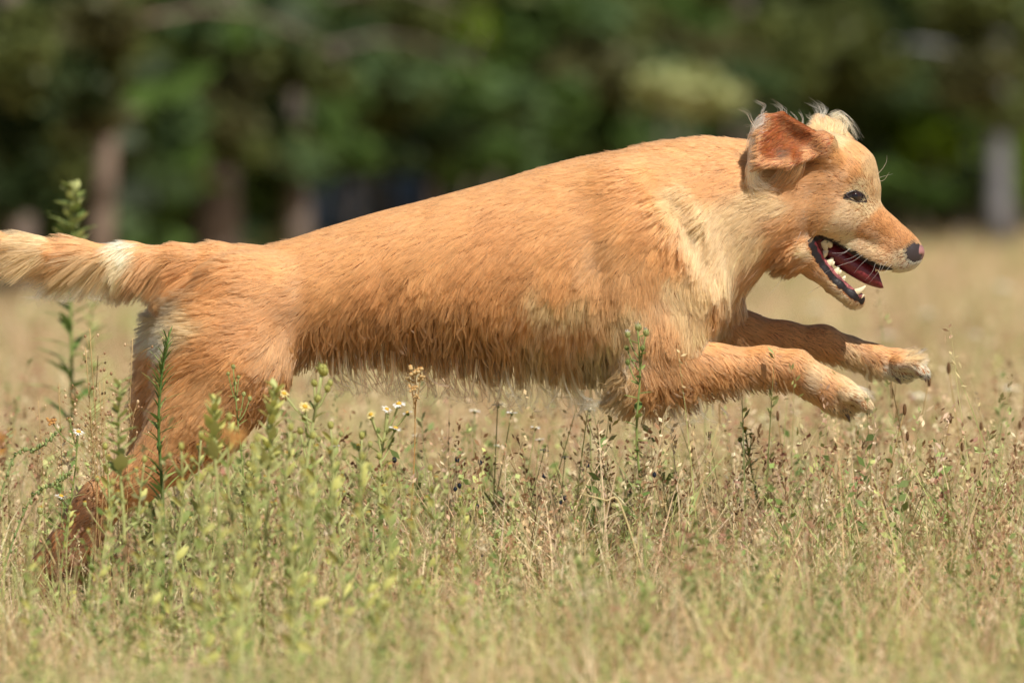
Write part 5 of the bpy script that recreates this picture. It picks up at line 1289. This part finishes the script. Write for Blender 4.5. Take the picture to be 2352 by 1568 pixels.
def mk(name, cat, label, group, h, rad, scol, head, hs, leaves=0, lean=.02, lcol=None):
    def f():
        e = empty(name, (0, 0, 0), label, cat, group)
        C = catmull([(0, 0, 0), (lean * .3, 0, h * .5), (lean, 0, h)], 9); C[:, 0] -= lean
        mb = MB(); mb.tube(C, np.linspace(rad, rad * .6, 9), 5, scol); mb.build('stem', stem_mat, e)
        for i in range(leaves):
            a = i * 2.4; t = .15 + .6 * i / leaves
            o = link('leaf', leaf_mesh('lance', tuple(lcol or scol), i % 2), e, C[int(t * 8)])
            o.rotation_euler = Vector((math.cos(a), math.sin(a), .8)).to_track_quat('Z', 'Y').to_euler(); o.scale = (.035,) * 3
        o = link('flower_head' if head[0] in ('daisy', 'bud') else 'seed_head', head_mesh(*head), e, (0, 0, h)); o.scale = (hs,) * 3
        return e
    return f
L1 = 'small white wildflower'
repeat(mk('white_wildflower', 'flower', L1, 'small white wildflowers', .3, .0012, MG, ('daisy', WH, lin(232, 222, 180)), .0085, 4), [(770, 1010, .35), (1150, 914, .3), (1136, 930, .4), (1166, 962, .5), (1186, 1014, .2), (1240, 996, .6), (1347, 926, .5), (1300, 1034, .3), (1394, 1056, .2), (1128, 1008, .8), (1048, 928, .9), (984, 986, 1.1)], L1, .3)
L2 = 'blurred white meadow flower'
repeat(mk('meadow_flower', 'flower', L2, 'blurred white flowers in the meadow on the right', .3, .003, MG, ('daisy', WH, lin(232, 226, 200)), .024), [(2130, 712, 11), (2034, 762, 8), (2282, 650, 14), (2110, 900, 3.2), (2240, 760, 9), (1880, 700, 13), (1700, 1010, 2.6), (2330, 880, 4)], L2, .3)
L3 = 'brown seed stalk'
repeat(mk('seed_stalk', 'plant', L3, 'brown seed stalks on the right', .3, .0011, lin(168, 140, 90), ('spike', lin(122, 92, 62), lin(150, 116, 80)), .0085, 3, .05, OLIVE), [(2078, 926, -.2), (2192, 942, .2), (2148, 860, .5), (2176, 832, .7), (2206, 1012, -.1), (2104, 985, .1), (2255, 965, .6), (2310, 1020, .4), (1925, 1075, -.1), (1860, 1058, -.3), (1905, 1006, .3), (2010, 1048, .3), (2290, 1110, -.3), (2190, 1120, -.4), (1990, 1120, -.2), (2336, 1130, 0), (1800, 940, .3), (1608, 985, .3), (1590, 1020, .1), (1545, 1110, -.2), (2060, 1090, .5), (2240, 1060, .2), (2150, 1035, .6), (1780, 1050, .2), (1830, 1150, -.3), (1690, 1130, -.2), (2320, 960, .9), (2100, 1150, -.4)], L3, .3)
L4 = 'dark blue-black bud'
repeat(mk('dark_bud', 'plant', L4, 'dark buds in the middle of the grass', .26, .0011, lin(120, 96, 66), ('bud', lin(48, 54, 66), lin(40, 42, 52)), .007, 4, .03, OLIVE), [(1050, 1042, -.1), (1066, 1046, 0), (1236, 1076, -.2), (1308, 1052, -.1), (1510, 1076, -.3), (1278, 1128, -.3), (1098, 1148, -.3), (1048, 1108, -.2), (780, 1056, -.1), (912, 1040, 0), (1030, 1100, -.3), (1286, 1140, -.3), (786, 1080, -.3), (1090, 1260, -.5)], L4, .26)
L5 = 'pale grass ear'
repeat(mk('grass_ear', 'plant', L5, 'pale grass ears', .32, .0012, lin(206, 182, 128), ('ear', lin(208, 184, 138), lin(188, 158, 110)), .016, 3, .06, STRAW), [(1656, 938, -.7), (1606, 1260, -1.2), (1560, 1130, -.4), (1100, 1165, -.6), (1200, 1120, .1), (830, 1120, -.2), (2030, 930, .8), (1960, 985, .6), (2270, 1010, 1.0), (1390, 1140, -.2), (1150, 1210, -.7), (700, 1190, -.6), (430, 1180, -.7), (240, 1240, -.5), (60, 1280, -.7), (2130, 1230, -.7), (1880, 1240, -.8), (1720, 1280, -.9), (2260, 1250, -.8), (980, 1080, .2), (1330, 1220, -.7), (460, 1090, -.5), (600, 1150, -.5), (1480, 1290, -.9), (2040, 880, .15)], L5, .32)
L6 = 'low yellow-green weed'
repeat(mk('low_weed', 'plant', L6, 'yellow-green weeds in the front grass', .2, .002, LG, ('bud', YG, LG), .011, 12, .02, YG), [(520, 1290, -1.1), (780, 1330, -1.2), (1120, 1400, -1.6), (1250, 1330, -1.1), (1700, 1360, -1.3), (2050, 1390, -1.4), (2300, 1420, -1.5), (330, 1340, -1.1), (150, 1400, -1.3), (920, 1420, -1.5), (1460, 1400, -1.4), (1880, 1440, -1.6), (2190, 1330, -1.1), (660, 1440, -1.6), (1560, 1300, -.9), (1020, 1300, -1.0)], L6, .2)
L8 = 'pale leafy weed'
def mk_pale():
    e = empty('pale_weed', (0, 0, 0), L8, 'plant', 'pale weeds growing below the flank'); h = .36
    C = catmull([(0, 0, 0), (.012, 0, .12), (-.006, 0, .25), (0, 0, h)], 14)
    mb = MB(); mb.tube(C, np.linspace(.0030, .0014, 14), 6, LG)
    for i in range(7):
        t = .55 + .06 * i; a = i * 2.4; p = C[min(13, int(t * 13))]; L = .05 * (1.3 - t)
        q = p + (math.cos(a) * L, math.sin(a) * L, L * 1.5); mb.tube(np.array([p, (p + q) / 2 + (0, 0, -.002), q]), .0010, 5, LG)
        o = link('flower_head', head_mesh('bud', LG, tuple(YE) if i % 3 == 0 else tuple(YG)), e, q); o.scale = (.0075,) * 3
    mb.build('stem', stem_mat, e)
    o = link('flower_head', head_mesh('bud', YG, LG), e, C[-1]); o.scale = (.010,) * 3
    for i in range(34):
        t = .12 + .86 * i / 34; a = i * 2.4; o = link('leaf', leaf_mesh('oval' if i % 3 else 'lance', tuple((LG, MG, YG)[i % 3]), i % 2), e, C[int(t * 13)])
        o.rotation_euler = Vector((math.cos(a) + rng.normal(0, .2), math.sin(a), .8 + .8 * t + rng.normal(0, .3))).to_track_quat('Z', 'Y').to_euler(); s = .030 * (1.15 - .6 * t) * rng.uniform(.6, 1.3); o.scale = (s, s * rng.uniform(.6, 1), s)
    return e
repeat(mk_pale, [(770, 1000, -1.4), (560, 990, -1.7), (690, 1040, -1.9), (650, 965, -1.1), (830, 1030, -1.5), (590, 1080, -1.3), (450, 1060, -1.8), (720, 1090, -1.6), (880, 1070, -1.8), (960, 1110, -1.5), (520, 1120, -2.0), (340, 1140, -1.7), (1060, 1160, -1.8), (248, 1010, -.5), (1340, 1210, -1.6), (2150, 1260, -1.8), (1780, 1230, -1.5), (60, 1190, -1.5), (470, 985, -.7), (540, 940, -.9), (610, 1010, -.6), (700, 985, -.9), (800, 960, -.7), (850, 985, -.6), (400, 1010, -1.0), (640, 1120, -.8), (310, 1040, -.8), (745, 1050, -.5), (925, 1030, -.7), (575, 1050, -.5), (420, 1120, -.6), (995, 1060, -.8), (1040, 1110, -.6), (210, 1090, -1.0), (140, 1150, -.6), (685, 1140, -1.5)], L8, .36)
L7 = 'airy panicle of tiny seeds'
def mk_panicle():
    e = empty('grass_panicle', (0, 0, 0), L7, 'plant', 'airy panicles behind the hind leg'); h = .4
    mb = MB(); C = catmull([(0, 0, 0), (.01, 0, .2), (0, 0, h)], 9); mb.tube(C, .0006, 4, lin(190, 160, 110))
    pts = []
    for i in range(26):
        t = rng.uniform(.5, 1); a = rng.uniform(0, 6.28); L = rng.uniform(.015, .06) * (1.4 - t); p = np.array((0, 0, h * t)); q = p + (math.cos(a) * L, math.sin(a) * L, L * .7)
        mb.tube(np.array([p, (p + q) / 2 + (0, 0, .003), q]), .0003, 3, lin(190, 160, 110)); pts.append(q)
    mb.build('stem', stem_mat, e)
    mb = MB()
    for q in pts: mb.ball(q, np.array((.0017, .0017, .0024)) * rng.uniform(.7, 1.3), 6, 3, lin(222, 196, 156) if rng.random() < .75 else lin(176, 140, 104))
    mb.build('seed_head', petal_mat, e)['kind'] = 'stuff'
    return e
repeat(mk_panicle, [(206, 740, -.1), (240, 780, -.2), (160, 800, .1), (300, 760, -.15), (120, 860, -.1), (205, 850, -.3), (262, 860, -.25), (90, 905, -.2)], L7, .4)
